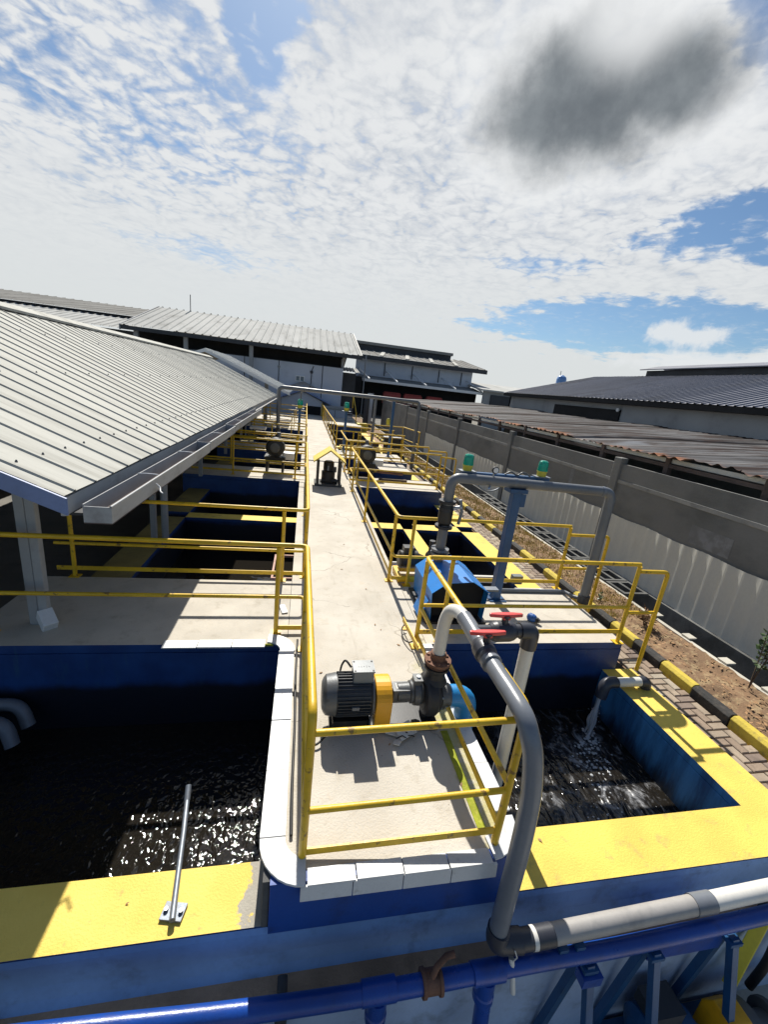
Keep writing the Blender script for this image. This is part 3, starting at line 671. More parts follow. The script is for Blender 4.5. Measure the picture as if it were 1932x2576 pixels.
def handle(o, parent):
    x, y, z = o
    M().lathe((x, y, z), (0, 0, 1), [(0, .025), (.045, .025), (.06, .035), (.07, .035)], 16).build('valve_stem', 'dark pvc', parent)
    h = M(); h.prism([(x - .13, y - .012), (x - .05, y - .022), (x + .05, y - .022), (x + .13, y - .012), (x + .13, y + .012), (x + .05, y + .022), (x - .05, y + .022), (x - .13, y + .012)], 'z', z + .058, z + .085)
    h.box(x - .03, x + .03, y - .024, y + .024, z + .04, z + .0585)
    h.build('valve_handle', 'red plastic', parent, .006)
handle((1.298, 2.285, 1.185), t)
# branch to the right and down into the basin
M().cyl((1.30, 2.48, 1.135), (1.70, 2.48, 1.145), .05, 20).lathe((1.42, 2.48, 1.138), (1, 0, .02), [(0, .055), (.02, .068), (.05, .076), (.15, .076), (.18, .068), (.2, .055)], 24).build('branch_valve', 'dark pvc', t)
handle((1.525, 2.48, 1.205), t)
M().tube(fil([(1.66, 2.48, 1.144), (1.76, 2.48, 1.146), (1.762, 2.485, 1.0)], .09, 7), .062, 24).build('elbow', 'dark pvc', t)
M().cyl((1.762, 2.485, 1.01), (1.80, 2.52, -1.1), .052, 24).build('drop_pipe', 'white pvc', t)
hp = smooth([(1.298, 2.155, 1.105), (1.298, 2.0, 1.104), (1.298, 1.86, 1.105), (1.30, 1.72, 1.09), (1.31, 1.645, 1.02), (1.33, 1.605, .92), (1.345, 1.565, .72), (1.348, 1.545, .50), (1.348, 1.535, .25), (1.346, 1.53, -.05), (1.345, 1.525, -.38)], 8)
M().tube(hp, .056, 24).build('hose', 'grey pvc', t)
M().tube(fil([(1.348, 1.525, -.34), (1.34, 1.515, -.44), (1.50, 1.50, -.435)], .07, 7), .068, 24).build('elbow', 'dark pvc', t)
M().lathe((1.49, 1.50, -.435), (1, 0, 0), [(0, .06), (.11, .06)], 24).build('coupling', 'dark pvc', t)
M().lathe((1.57, 1.50, -.435), (1, 0, 0), [(0, .0615), (.05, .0615)], 24).build('white_ring', 'white pvc', t)
M().cyl((1.6, 1.50, -.435), (1.72, 1.50, -.43), .062, 24).build('coupling', 'dark pvc', t)
M().cyl((1.70, 1.50, -.43), (2.86, 1.52, -.40), .058, 24).build('grey_run', 'pale pvc', t)
M().cyl((2.80, 1.52, -.402), (2.96, 1.52, -.397), .064, 24).build('coupling', 'grey pvc', t)
M().cyl((2.95, 1.52, -.397), (5.2, 1.56, -.32), .057, 24).build('white_run', 'white pvc', t)
M().tube([(1.43, 1.455, -.50), (1.435, 1.42, -.57), (1.45, 1.39, -.70)], .017, 10).build('tube_stub', 'white pvc', t)
M().tube([(1.42, 1.432, -.39), (1.44, 1.425, -.44), (1.43, 1.44, -.51)], .004, 6).build('tie_wire', 'white pvc', t)

M().bar((1.335, 3.72, .13), (1.305, 4.32, .12), .012, .06).box(1.30, 1.36, 4.26, 4.33, .001, .012).build('toe_stub', 'rail yellow', RAILNEAR)
M().tube(smooth([(1.33, 4.28, .09), (1.27, 4.2, .05), (1.26, 4.05, .03), (1.29, 3.93, .06), (1.34, 3.9, .10)], 6), .008, 8).build('cable_loop', 'rubber', None, 0, 'short black cable loop at the foot of the rail corner before the hood', 'cable')
M().tube(smooth([(2.42, 5.15, .15), (2.55, 5.2, .04), (2.75, 5.22, .03), (2.86, 5.17, .10), (2.87, 5.165, .6)], 6), .010, 8).build('hood_cable', 'rubber', None, 0, 'black cable running from the blue hood to the blue post', 'cable')
t = thing('hatch_frame', (-.2, 6.1, -.1), 'small pinkish angle iron frame at the edge of the left basin beside the walkway', 'frame')
M().box(-.36, -.33, 5.72, 6.6, -.10, -.06).box(-.33, -.056, 5.72, 5.75, -.10, -.06).box(-.33, -.056, 6.57, 6.6, -.10, -.06).build('frame', 'primer pink', t, .003)
M().obox((-.13, 4.72, .012), (.07, .20, .012), Matrix.Rotation(.25, 3, 'Z')).build('tile_offcut', 'white tile', None, .002, 'loose white tile strip lying on the near left platform by the rail', 'tile')
# cable and rubbish round the pump
M().tube(smooth([(.37, 2.75, .10), (.30, 2.68, .05), (.22, 2.62, .03), (.17, 2.70, .02), (.165, 3.1, .02), (.16, 4.0, .02)], 6), .009, 8).build('motor_cable', 'rubber', None, 0, 'black cable lying from the near motor along the left rail', 'cable')
M().tube(smooth([(.50, 2.95, .49), (.455, 3.0, .52), (.43, 3.02, .47), (.42, 3.03, .40)], 6), .009, 8).build('lead_wire', 'rubber', None, 0, 'short black lead looping out of the grey motor terminal box', 'cable')
M().tube(smooth([(.06, 1.95, .02), (.055, 2.3, .03), (.058, 2.9, .02), (.05, 3.4, .035), (.056, 4.05, .02)], 6), .011, 8).build('armoured_cable', 'rubber', None, 0, 'thin dark cable tied along the foot of the left rail beside the tiles', 'cable')
def scrap(x, y, z, w, h, a, tilt, label, n):
    rot = Matrix.Rotation(a, 3, 'Z') @ Matrix.Rotation(tilt, 3, 'X')
    M().obox((x, y, z), (w, h, .008), rot).build(n, 'paper', None, .001, label, 'scrap')
scrap(.97, 2.70, .05, .17, .12, .5, .3, 'square white board scrap tipped up beside the orange guard', 'board_scrap')
scrap(.89, 2.72, .03, .15, .10, -.4, .15, 'white crumpled sheet under the pump bearing bracket', 'paper_scrap')
scrap(.90, 2.63, .02, .11, .06, .9, -.3, 'small torn white scrap nearest the front rail', 'paper_scrap')
m = M()
for k in range(9): 
    a = random.uniform(0, 6.28); p = Vector((.93 + random.uniform(-.06, .08), 2.68 + random.uniform(-.05, .06), .03)); m.tube([p, p + Vector((math.cos(a) * .05, math.sin(a) * .04, .03)), p + Vector((math.cos(a) * .09, math.sin(a) * .02, .0))], .005, 6)
m.build('wire_scraps', 'rubber', kind='stuff')

# ------------------------------------------------------------------ blue hood over the blower
t = thing('pump_hood', (2.03, 4.85, 0), 'blue folded sheet metal hood standing on the near right platform', 'machine cover')
prof = [(1.69, .04), (1.665, .41), (1.84, .55), (2.18, .575), (2.41, .435), (2.39, .04)]
h = M(); y0, y1 = 4.43, 5.28
def loft(m, ring0, ring1, mi=0):
    n = len(ring0); m.add(ring0 + ring1, [(i, i + 1, n + i + 1, n + i) for i in range(n - 1)], mi)
loft(h, [(x, y0, z) for x, z in prof], [(x, y1, z) for x, z in prof])
h.add([(x, y1, z) for x, z in prof], [tuple(range(6))])
RECALC[0] = False
h = h.build('shell', 'hood blue', t); so_ = h.modifiers.new('thick', 'SOLIDIFY'); so_.thickness = .004; so_.offset = 0
RECALC[0] = True
M().add([(x * .985 + .03, y0 + .12, z - .012) for x, z in prof], [tuple(range(6))]).build('dark_backing', 'dark void', t)  # black sheet added to stand for the shade inside the open hood
M().lathe((1.78, 4.75, .2), (1, 0, 0), [(0, .1), (.03, .15), (.4, .15), (.43, .1)], 20).build('blower_body', 'motor black', t)
M().box(1.62, 2.44, 4.39, 5.32, .005, .035).build('skid', 'motor black', t, .004)
M().bar((1.655, y0 - .004, .415), (1.84, y0 - .004, .556), .02, .006).bar((1.84, y0 - .004, .556), (2.18, y0 - .004, .581), .02, .006).bar((2.18, y0 - .004, .581), (2.43, y0 - .004, .43), .02, .006).build('edge_lip', 'hood blue', t)
M().obox((1.60, 4.62, .16), (.012, .30, .26), Matrix.Rotation(.35, 3, 'Y')).build('side_flap', 'hood blue', t, .003)
M().box(2.42, 2.60, 4.52, 4.62, .40, .43).build('latch_plate', 'galv', t, .004)
# dosing motor group left of the hood
t = thing('dosing_pump', (1.72, 5.75, 0), 'black motor on a yellow base frame between the hood and the walkway rail', 'pump')
M().box(1.50, 2.2, 5.52, 5.58, .02, .10).box(1.50, 2.2, 5.88, 5.94, .02, .10).box(1.5, 1.56, 5.58, 5.88, .02, .1).build('base_frame', 'rail yellow', t, .004)
M().lathe((1.52, 5.74, .30), (1, 0, 0), [(0, .1), (.02, .14), (.30, .14), (.32, .1), (.42, .06)], 24).build('motor_body', 'motor black', t)
M().box(1.58, 1.75, 5.65, 5.80, .42, .52).build('terminal_box', 'motor black', t, .01)
M().box(1.60, 1.72, 5.645, 5.65, .33, .37).build('name_plate', 'white trim', t)
M().lathe((1.98, 5.74, .30), (1, 0, 0), [(0, .12), (.02, .14), (.08, .14), (.1, .08)], 24).cyl((2.03, 5.74, .40), (2.03, 5.74, .62), .045, 16).build('pump_head', 'cast iron', t)
M().cyl((1.95, 5.66, .22), (1.95, 5.55, .18), .035, 12).build('drain_plug', 'galv', t)
t = thing('valve_post', (2.28, 6.9, -.4), 'small hand valve with pale flange on the concrete rim behind the hood', 'valve')
M().cyl((2.62, 6.7, -.4), (2.62, 6.7, -.15), .04, 14).lathe((2.62, 6.7, -.16), (0, 0, 1), [(0, .09), (.02, .09), (.022, .05), (.1, .05), (.16, .02)], 18).build('valve_body', 'cast iron', t)
M().lathe((2.62, 6.7, -.19), (0, 0, 1), [(0, .10), (.025, .10)], 18).build('flange', 'red plastic', t)
M().bar((2.52, 6.7, .0), (2.72, 6.7, .03), .02, .02).build('handle', 'motor black', t)
# clamp set and small white pipe between rail posts
M().tube(fil([(1.56, 6.3, -.02), (2.45, 6.3, -.02), (2.45, 6.3, -.5)], .05), .03, 12).build('white_pipe', 'white pvc', None, 0, 'short white pipe lying across the small square basin edge', 'pipe')

# ------------------------------------------------------------------ near overhead pipe
t = thing('overhead_pipe', (4.3, 5.0, 0), 'thick grey overhead pipe crossing the near right platform on the blue post', 'pipe')
M().tube(fil([(4.285, 5.0, .0), (4.33, 5.06, 1.72), (1.93, 5.09, 1.755), (1.93, 5.12, .35)], .14, 9), .067, 24).build('run', 'grey pipe', t)
for z, r in ((1.40, .115), (1.30, .10), (1.05, .12)): M().lathe((1.93, 5.115, z), (0, 0, 1), [(0, r), (.035, r)], 24).build('flange', 'cast iron', t)
M().lathe((1.93, 5.115, 1.08), (0, 0, 1), [(0, .07), (.05, .095), (.2, .1), (.3, .085)], 24).build('valve_body', 'motor black', t)
M().cyl((1.95, 5.11, 1.32), (2.13, 5.08, 1.36), .025, 12).build('valve_spindle', 'steel', t)
M().tube([(2.10, 5.09, 1.46), (2.14, 5.08, 1.30), (2.12, 5.08, 1.12)], .022, 10).build('valve_lever', 'galv', t)
for z in (.66, .72): M().lathe((1.93, 5.118, z), (0, 0, 1), [(0, .125), (.03, .125)], 24).build('lower_flange', 'grey pipe', t)
M().lathe((2.85, 5.083, 1.742), (-1, 0, 0), [(0, .071), (.05, .071)], 24).build('clamp', 'grey pvc', t)
M().lathe((4.19, 5.062, 1.7215), (-1, 0, 0), [(0, .073), (.04, .073)], 24).build('socket', 'grey pvc', t)
M().lathe((4.285, 5.0, .005), (.02, .03, 1), [(0, .085), (.12, .085)], 24).build('foot_socket', 'dark pvc', t)
M().cyl((2.50, 5.09, 1.80), (2.50, 5.09, 1.87), .012, 10).build('gauge_stem', 'steel', t)
ga = M().lathe((2.50, 5.075, 1.90), (0, -1, 0), [(0, .045), (.035, .048), (.04, .042)], 24).build('gauge', 'motor black', t)
M().lathe((2.50, 5.0345, 1.90), (0, -1, 0), [(0, .036), (.001, .036)], 24).build('gauge_dial', 'white trim', t)
M().cyl((2.46, 5.05, 1.70), (2.43, 5.0, 1.66), .014, 8).build('bleed_cock', 'steel', t)
t = thing('pipe_post', (2.88, 5.09, 0), 'square dark blue steel post under the near overhead pipe', 'post')
M().box(2.82, 2.94, 5.03, 5.15, .012, 1.62).build('column', 'blue post', t, .006)
M().box(2.76, 3.02, 4.98, 5.20, .001, .014).build('base_plate', 'blue post', t, .002)
M().box(2.74, 3.0, 4.99, 5.19, 1.62, 1.672).box(2.94, 3.02, 5.05, 5.13, 1.42, 1.60).build('saddle', 'blue post', t, .004)
M().box(2.10, 3.42, 5.22, 5.29, 1.775, 1.82).box(2.87, 2.93, 5.15, 5.24, 1.60, 1.79).build('crossarm', 'blue post', t, .004)
def beacon(x, y, z, lab, s=1):
    b = thing('beacon_lamp', (x, y, z), lab, 'beacon lamp', 'green beacon lamps')
    M().box(x - .11 * s, x + .11 * s, y - .07 * s, y + .07 * s, z, z + .015).build('mount_plate', 'galv', b, .002)
    M().lathe((x, y, z + .015), (0, 0, 1), [(0, .062 * s), (.06 * s, .066 * s), (.065 * s, .072 * s), (.075 * s, .072 * s)], 24).build('base', 'yellow plastic', b)
    M().lathe((x, y, z + .09 * s), (0, 0, 1), [(0, .07 * s), (.10 * s, .066 * s), (.13 * s, .06 * s), (.145 * s, .04 * s), (.15 * s, 0)], 24).build('dome', 'beacon green', b)
    M().lathe((x, y, z + .09 * s), (0, 0, 1), [(0, .03 * s), (.07 * s, .035 * s), (.09 * s, .01)], 12).build('reflector', 'white trim', b)
    return b
beacon(2.19, 5.255, 1.82, 'green beacon lamp at the left end of the near blue crossarm')
beacon(3.30, 5.255, 1.82, 'green beacon lamp at the right end of the near blue crossarm')
M().tube(smooth([(2.25, 5.2, 1.80), (2.38, 5.18, 1.63), (2.52, 5.17, 1.585), (2.66, 5.17, 1.64), (2.72, 5.18, 1.76)], 6), .011, 8).build('conduit_loop', 'galv', None, 0, 'drooping grey flexible conduit below the near overhead pipe', 'conduit')
M().tube(smooth([(2.72, 5.2, 1.83), (2.80, 5.19, 1.87), (2.9, 5.19, 1.83), (2.98, 5.19, 1.875), (3.1, 5.2, 1.83)], 6), .012, 8).build('wire_bundle', 'motor grey', None, 0, 'coil of grey wires tied on top of the near crossarm', 'wire')
# PVC lines and boxes on the platform
M().tube(fil([(2.55, 5.30, .03), (4.15, 5.30, .03), (4.22, 5.12, .03), (4.28, 5.04, .05)], .05), .028, 12).build('pvc_line', 'grey pvc', None, 0, 'grey plastic pipe along the back edge of the near right platform', 'pipe')
M().tube(fil([(3.5, 5.62, -.12), (3.95, 5.62, -.12), (4.05, 5.42, -.05), (4.08, 5.36, .02)], .05), .03, 12).build('pvc_bend', 'white pvc', None, 0, 'white plastic pipe bend beyond the near right platform by the yellow rim', 'pipe')
M().box(3.38, 3.55, 5.52, 5.62, .02, .16).build('junction_box', 'motor box', None, .008, 'pale grey junction box on the toe bar behind the blue post', 'box')
t = thing('pipe_bracket', (3.0, 5.6, 0), 'white slotted plastic bracket lying behind the blue hood', 'bracket')
M().box(2.72, 3.30, 5.55, 5.60, .02, .05).box(2.72, 3.30, 5.72, 5.77, .02, .05).box(2.72, 2.80, 5.60, 5.72, .02, .05).box(3.22, 3.30, 5.60, 5.72, .02, .05).build('frame', 'white pvc', t, .004)
t = thing('float_fitting', (3.15, 4.48, 0), 'small blue plastic fitting lying on the near right platform', 'fitting')
M().lathe((3.10, 4.53, .055), (.55, -.75, -.05), [(0, .03), (.02, .052), (.07, .056), (.10, .05), (.12, .035), (.13, .035)], 20).build('body', 'fitting blue', t)
M().lathe((3.172, 4.433, .049), (.55, -.75, -.05), [(0, .036), (.025, .036), (.027, .028), (.05, .028)], 16).build('nozzle', 'motor black', t)
# outlet pipe of the right basin and its stream
t = thing('outlet_pipe', (4.0, 3.62, -.3), 'grey and white outlet pipe pouring water over the right yellow rim', 'pipe')
M().cyl((3.74, 3.62, -.31), (4.22, 3.62, -.31), .055, 20).build('straight', 'white pvc', t)
M().tube(fil([(3.86, 3.62, -.31), (3.72, 3.62, -.31), (3.68, 3.60, -.50)], .08, 7), .068, 20).build('elbow', 'dark pvc', t)
M().tube(fil([(4.19, 3.62, -.31), (4.28, 3.62, -.31), (4.29, 3.62, -.39)], .06, 6), .066, 20).build('cap_bend', 'dark pvc', t)
m = M()
for k in range(7):
    a = random.uniform(0, 6.28); q = random.uniform(.0, .03)
    p = Vector((3.675 + q * math.cos(a), 3.595 + q * math.sin(a), -.49))
    pts = [p, p + Vector((-.015, -.015, -.15)), p + Vector((-.035 + random.uniform(-.03, .03), -.03 + random.uniform(-.02, .02), -.34)), p + Vector((-.05 + random.uniform(-.06, .06), -.04 + random.uniform(-.05, .05), -.51))]
    m.tube(smooth(pts, 4), [.016 + random.uniform(-.005, .004) for _ in range(13)], 8)
m.build('water_stream', 'stream water', kind='stuff')

m = M()
for k in range(150):
    q = random.random() ** 1.3; a = random.uniform(0, 6.28)
    x = 3.62 - q * .55 + random.gauss(0, .07 + .14 * q); y = 3.52 - q * .95 + random.gauss(0, .07 + .12 * q); r = random.uniform(.006, .022) * (1.2 - .6 * q)
    if 1.6 < x < 3.9 and 2.2 < y < 3.9: m.lathe((x, y, -1.003), (0, 0, 1), [(0, r), (r * .35, r * .85), (r * .6, r * .45), (r * .66, 0)], 8)
for k in range(40):
    p = Vector((3.655 + random.gauss(0, .03), 3.57 + random.gauss(0, .025), random.uniform(-.98, -.6))); r = random.uniform(.003, .007)
    m.lathe(p, (0, 0, 1), [(-r, 0), (-r * .6, r * .8), (0, r), (r * .6, r * .8), (r, 0)], 6)
m.build('foam', 'stream water', kind='stuff')
for y0, y1, lab in ((3.93, 3.86, 'upper grey inlet pipe at the far left of the black basin'), (3.70, 3.62, 'lower grey inlet pipe at the far left of the black basin')):
    M().tube(fil([(-3.72, y0, -.56), (-2.58, y0 - .03, -.60), (-2.50, y1 - .02, -.80)], .12, 6), .06, 16).build('inlet_pipe', 'grey pvc', None, 0, lab, 'pipe')
# sampling rod on the left rim
t = thing('rod_bracket', (-.62, 1.84, -.4), 'galvanised rod bolted to the left yellow rim and reaching over the black water', 'rod')
R3 = Matrix.Rotation(-.2, 3, 'Z')
M().obox((-.61, 1.86, -.388), (.13, .095, .012), R3).build('foot_plate', 'galv', t, .002)
for dx in (-.045, .045): M().lathe(Vector((-.61, 1.86, -.383)) + R3 @ Vector((dx, 0, 0)), (0, 0, 1), [(0, .013), (.018, .013)], 6).build('bolt', 'steel', t)
M().tube([(-.60, 1.80, -.36), (-.63, 2.0, -.375), (-.68, 2.35, -.40), (-.725, 2.62, -.42)], .018, 12).build('rod', 'galv', t)
M().tube([(-.722, 2.60, -.42), (-.735, 2.70, -.385)], .022, 12).build('rod_tip', 'galv', t)

# ------------------------------------------------------------------ pump shelter on the walkway
t = thing('pump_shelter', (.74, 11.7, 0), 'little yellow gabled roof on black posts over a black pump on the walkway', 'pump shelter')
for x in (.44, 1.05):
    for y in (11.45, 11.95): M().box(x - .03, x + .03, y - .03, y + .03, .01, .72).build('post', 'motor black', t)
M().prism([(.30, .66), (.745, .985), (1.19, .66), (1.19, .70), (.745, 1.03), (.30, .70)], 'y', 11.3, 12.1).build('roof', 'guard orange' if 0 else 'coping yellow', t, .004)
M().box(.36, 1.12, 11.35, 12.05, .001, .05).build('base', 'old concrete', t, .006)
M().lathe((.74, 11.7, .05), (0, 0, 1), [(0, .22), (.04, .22), (.06, .19), (.32, .19), (.35, .14), (.38, .15), (.58, .15), (.62, .1)], 20).build('pump_body', 'motor black', t)
M().box(.84, .96, 11.62, 11.76, .36, .5).build('terminal_box', 'motor black', t, .01)
M().box(.70, .735, 11.525, 11.549, .42, .55).build('name_plate', 'galv', t)
M().cyl((.55, 11.6, .12), (1.0, 11.6, .12), .07, 16).build('pipe_flanges', 'cast iron', t)

# blowers further on
def blower(x, y, lab, z=0):
    b = thing('blower', (x, y, z), lab, 'blower', 'round black blowers on the platforms')
    M().lathe((x, y - .3, z + .78), (0, 1, 0), [(0, .12), (.02, .22), (.05, .27), (.30, .28), (.34, .22), (.62, .2), (.66, .12)], 32).build('motor_body', 'motor black', b)
    M().lathe((x, y - .31, z + .78), (0, 1, 0), [(0, .10), (.012, .14)], 24).build('fan_cap', 'motor grey', b)
    M().box(x - .3, x + .3, y - .25, y + .4, z + .38, z + .5).box(x - .26, x - .2, y - .2, y + .35, z + .0, z + .38).box(x + .2, x + .26, y - .2, y + .35, z, z + .38).build('stand', 'motor black', b, .006)
    M().box(x + .2, x + .55, y - .1, y + .2, z + .42, z + .62).build('silencer', 'white trim', b, .02)
    M().cyl((x + .05, y + .45, z + .78), (x + .05, y + .45, z + 1.15), .06, 16).build('outlet', 'grey pipe', b)
    return b
blower(-.80, 12.75, 'round black blower on the second left platform beneath the rails')
blower(1.95, 12.85, 'round black blower on the second right platform beside the walkway')
M().tube(fil([(2.35, 12.9, .25), (3.1, 12.9, .22), (3.2, 12.9, .22)], .05), .06, 14).build('outlet_hose', 'rust iron', None, 0, 'brown pipe on the second right platform behind the right blower', 'pipe')
M().box(2.4, 3.3, 12.6, 12.75, .001, .07).build('timber_block', 'twig', None, .006, 'brown timber lying in front of the right blower', 'timber')

# ------------------------------------------------------------------ far overhead pipe
t = thing('overhead_pipe', (4.7, 17.5, -.43), 'long grey overhead pipe spanning the walkway far down the tanks', 'pipe')
M().tube(fil([(-1.04, 17.5, .4), (-1.06, 17.5, 2.40), (4.69, 17.5, 2.41), (4.69, 17.5, -.43)], .2, 8), .075, 20).build('run', 'grey pipe', t)
M().lathe((-1.04, 17.5, .45), (0, 0, 1), [(0, .11), (.05, .11), (.06, .09), (.3, .1), (.32, .12), (.36, .12)], 18).build('valve_body', 'cast iron', t)
M().cyl((2.82, 17.5, .0), (2.82, 17.5, 2.36), .06, 16).build('support_leg', 'grey pipe', t)
M().tube(fil([(-.14, 17.5, 2.36), (-.2, 17.6, 2.25), (-.2, 17.6, 1.95)], .05), .03, 10).build('branch', 'grey pipe', t)
def bpost(x, y, zt, lab, z0=0):
    b = thing('blue_post', (x, y, z0), lab, 'post', 'blue beacon posts')
    M().box(x - .05, x + .05, y - .05, y + .05, z0 + .01, zt).build('column', 'blue post', b, .004)
    M().box(x - .11, x + .11, y - .11, y + .11, z0 + .001, z0 + .012).build('base_plate', 'blue post', b)
    return b
bpost(-.22, 18.0, 1.62, 'blue post with green beacon left of the far walkway')
beacon(-.22, 18.0, 1.62, 'green beacon lamp on the blue post left of the far walkway', 1.6)
bpost(1.70, 18.0, 1.70, 'blue post with green beacon right of the far walkway')
beacon(1.70, 18.0, 1.70, 'green beacon lamp on the blue post right of the far walkway', 1.6)
bpost(3.62, 17.62, 2.33, 'tall dark blue post under the far overhead pipe near the boundary wall')
M().lathe((3.45, 17.55, 1.35), (0, 0, 1), [(0, .08), (.2, .08), (.26, .05)], 16).build('signal_lamp', 'yellow plastic', None, 0, 'small yellow green lamp on the tall blue post', 'lamp')
M().box(-2.1, -1.5, 17.2, 17.8, .7, .78).build('white_board', 'white trim', None, .01, 'white flat panel beside the far pipe bend on the left', 'panel')
t = thing('pipe_stand', (3.2, 19.6, 0), 'stack of rusty timber and pipe stand below the boundary wall', 'timber stack')
M().box(2.75, 3.75, 20.2, 20.6, -.4, -.2).box(2.8, 3.7, 20.2, 20.6, -.15, .0).box(2.78, 3.65, 20.2, 20.6, .05, .2).build('boards', 'twig', t, .01)
M().box(4.0, 4.9, 20.6, 21.0, -.4, .45).build('crate', 'motor black', t, .01)
M().box(3.95, 4.95, 20.55, 21.05, .45, .5).build('crate_lid', 'galv', t)

# ------------------------------------------------------------------ shed on the left
t = thing('shed', (-5, 13.5, -1.75), 'long open shed with pale ribbed metal roof left of the tanks', 'shed')
RX, RZ, EX, EZ, Y0, Y1 = -5.0, 3.36, -1.53, 1.845, 2.98, 24.0
def ribbed(y0, y1, xa, za, xb, zb, pitch, hgt, wid, n_sub=1, sag=0.0):
    m = M(); prof = []; y = y0
    prof.append((y, 0))
    y += pitch * .4
    while y < y1 - wid * 2:
        prof += [(y, 0), (y + wid * .25, hgt), (y + wid * .75, hgt), (y + wid, 0)]
        y += pitch
    prof.append((y1, 0)); n = len(prof); d = Vector((xb - xa, 0, zb - za)); L = d.length; up = Vector((-(zb - za), 0, (xb - xa))).normalized()
    if up.z < 0: up = -up
    k = 6; v = []
    for i in range(k + 1):
        t_ = i / k
        for (yy, h) in prof:
            p = Vector((xa, yy, za)) + d * t_ + up * h + Vector((0, 0, -sag * math.sin(PI * t_) + .004 * math.sin(yy * 3.1 + t_ * 4)))
            v.append(p)
    m.add(v, [(i * n + j, i * n + j + 1, (i + 1) * n + j + 1, (i + 1) * n + j) for i in range(k) for j in range(n - 1)])
    return m
RECALC[0] = False
r1 = ribbed(Y0, Y1, EX, EZ, RX, RZ, .30, .013, .03)
r1.build('roof', 'roof metal', t)
ribbed(Y0, Y1, RX - 3.6, EZ - .05, RX, RZ, .30, .032, .075).build('roof', 'roof metal', t)
RECALC[0] = True
M().prism([(RX - .2, RZ - .06), (RX, RZ + .03), (RX + .2, RZ - .06), (RX + .2, RZ - .02), (RX, RZ + .07), (RX - .2, RZ - .02)], 'y', Y0 - .02, Y1 + .02).build('ridge_cap', 'roof metal', t)
m = M(); y = Y0 + .165; k = 0
while y < 16:
    for tt in ((.10, .42, .74) if k % 2 == 0 else (.10,)):
        x = EX + (RX - EX) * tt; z = EZ + (RZ - EZ) * tt + .016
        m.lathe((x, y, z), (.1, 0, 1), [(0, .010), (.008, .009), (.018, .004)], 6)
    y += .30; k += 1
m.build('roof_screws', 'motor grey', t)['kind'] = 'stuff'
# end trim and eaves board
M().prism([(EX + .02, EZ - .13), (RX, RZ - .13), (RX - 3.6, EZ - .18), (RX - 3.6, EZ - .06), (RX, RZ - .012), (EX + .02, EZ - .012)], 'y', Y0 - .02, Y0 - .004).build('end_trim', 'fascia blue', t)
M().box(EX - .03, EX - .005, Y0, Y1, EZ - .14, EZ - .02).box(EX - .03, -1.4652, Y0 + .1, Y1, EZ - .165, EZ - .145, 1).build('eaves_board_light_stop', ['gutter grey', 'dark trim'], t)  # second box is an added dark strip blocking the sun slit behind the gutter
def gutter(y0, y1, dz, x0=-1.465, x1=-1.285):
    zt, zb = EZ - .075 + dz, EZ - .215 + dz; w = .008
    m = M().box(x0, x1, y0, y1, zb, zb + w, 1)
    m.box(x0, x0 + w, y0, y1, zb + w, zt, 0).box(x1 - w, x1, y0, y1, zb + w, zt - .015, 0)
    m.box(x0 + w, x1 - w, y0, y0 + w, zb + w, zt - .015, 0)
    m.cyl((x1 - .004, y0, zt - .012), (x1 - .004, y1, zt - .012), .009, 8, 0)
    m.box(x0 + .009, x1 - .009, y0 + .02, y1, zb + w + .001, zb + w + .012, 1)
    return m
for y0, y1, dz in ((3.06, 6.2, 0), (6.22, 8.4, .012), (8.42, 13.3, .03)):
    g = gutter(y0, y1, dz).build('gutter', ['gutter grey', 'gutter rust'], t)
for y in (4.05, 5.3, 7.2, 9.5, 11.5): M().tube([(-1.46, y, EZ - .07), (-1.38, y, EZ - .066), (-1.29, y, EZ - .07)], .005, 6).build('gutter_strap', 'white trim', t)
M().tube(smooth([(-1.28, 3.95, EZ - .13), (-1.25, 3.95, EZ - .16), (-1.23, 3.9, EZ - .185), (-1.20, 3.86, EZ - .19)], 4), .007, 6).build('loose_wire', 'white trim', t)
for y in (4.42, 7.95, 11.6, 15.2, 18.8, 22.4):
    c = M().box(-2.69, -2.60, y - .05, y + .05, 0 if y < 5 or 11.6 <= y else -.4, 2.25).build('column', 'galv' if 0 else 'wall grey', t, .008)
M().box(-2.598, -2.515, 4.37, 4.45, .10, 1.98).build('downpipe', 'gutter grey', t, .01)
M().obox((-2.50, 4.33, .085), (.13, .20, .13), Matrix.Rotation(.75, 3, 'Z') @ Matrix.Rotation(.55, 3, 'X')).build('downpipe_shoe', 'white trim', t, .008)
for y in (7.85,): M().cyl((-2.42, y, -.35), (-2.42, y, 2.0), .06, 16).build('downpipe', 'gutter grey', t)
for y in (4.42, 7.95, 11.6, 15.2, 18.8, 22.4):
    M().bar((-2.645, y, 2.25), (-1.62, y, 1.74), .06, .08).bar((-2.645, y, 1.55), (-1.75, y, 1.78), .05, .05).bar((-2.645, y, 2.25), (-5, y, 3.22), .06, .1).build('rafter', 'dark trim', t)
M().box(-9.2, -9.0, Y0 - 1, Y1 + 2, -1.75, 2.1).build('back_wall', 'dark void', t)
M().box(-9, -3.2, Y1 + .1, Y1 + .3, -1.75, 2.6).build('end_wall', 'dark void', t)
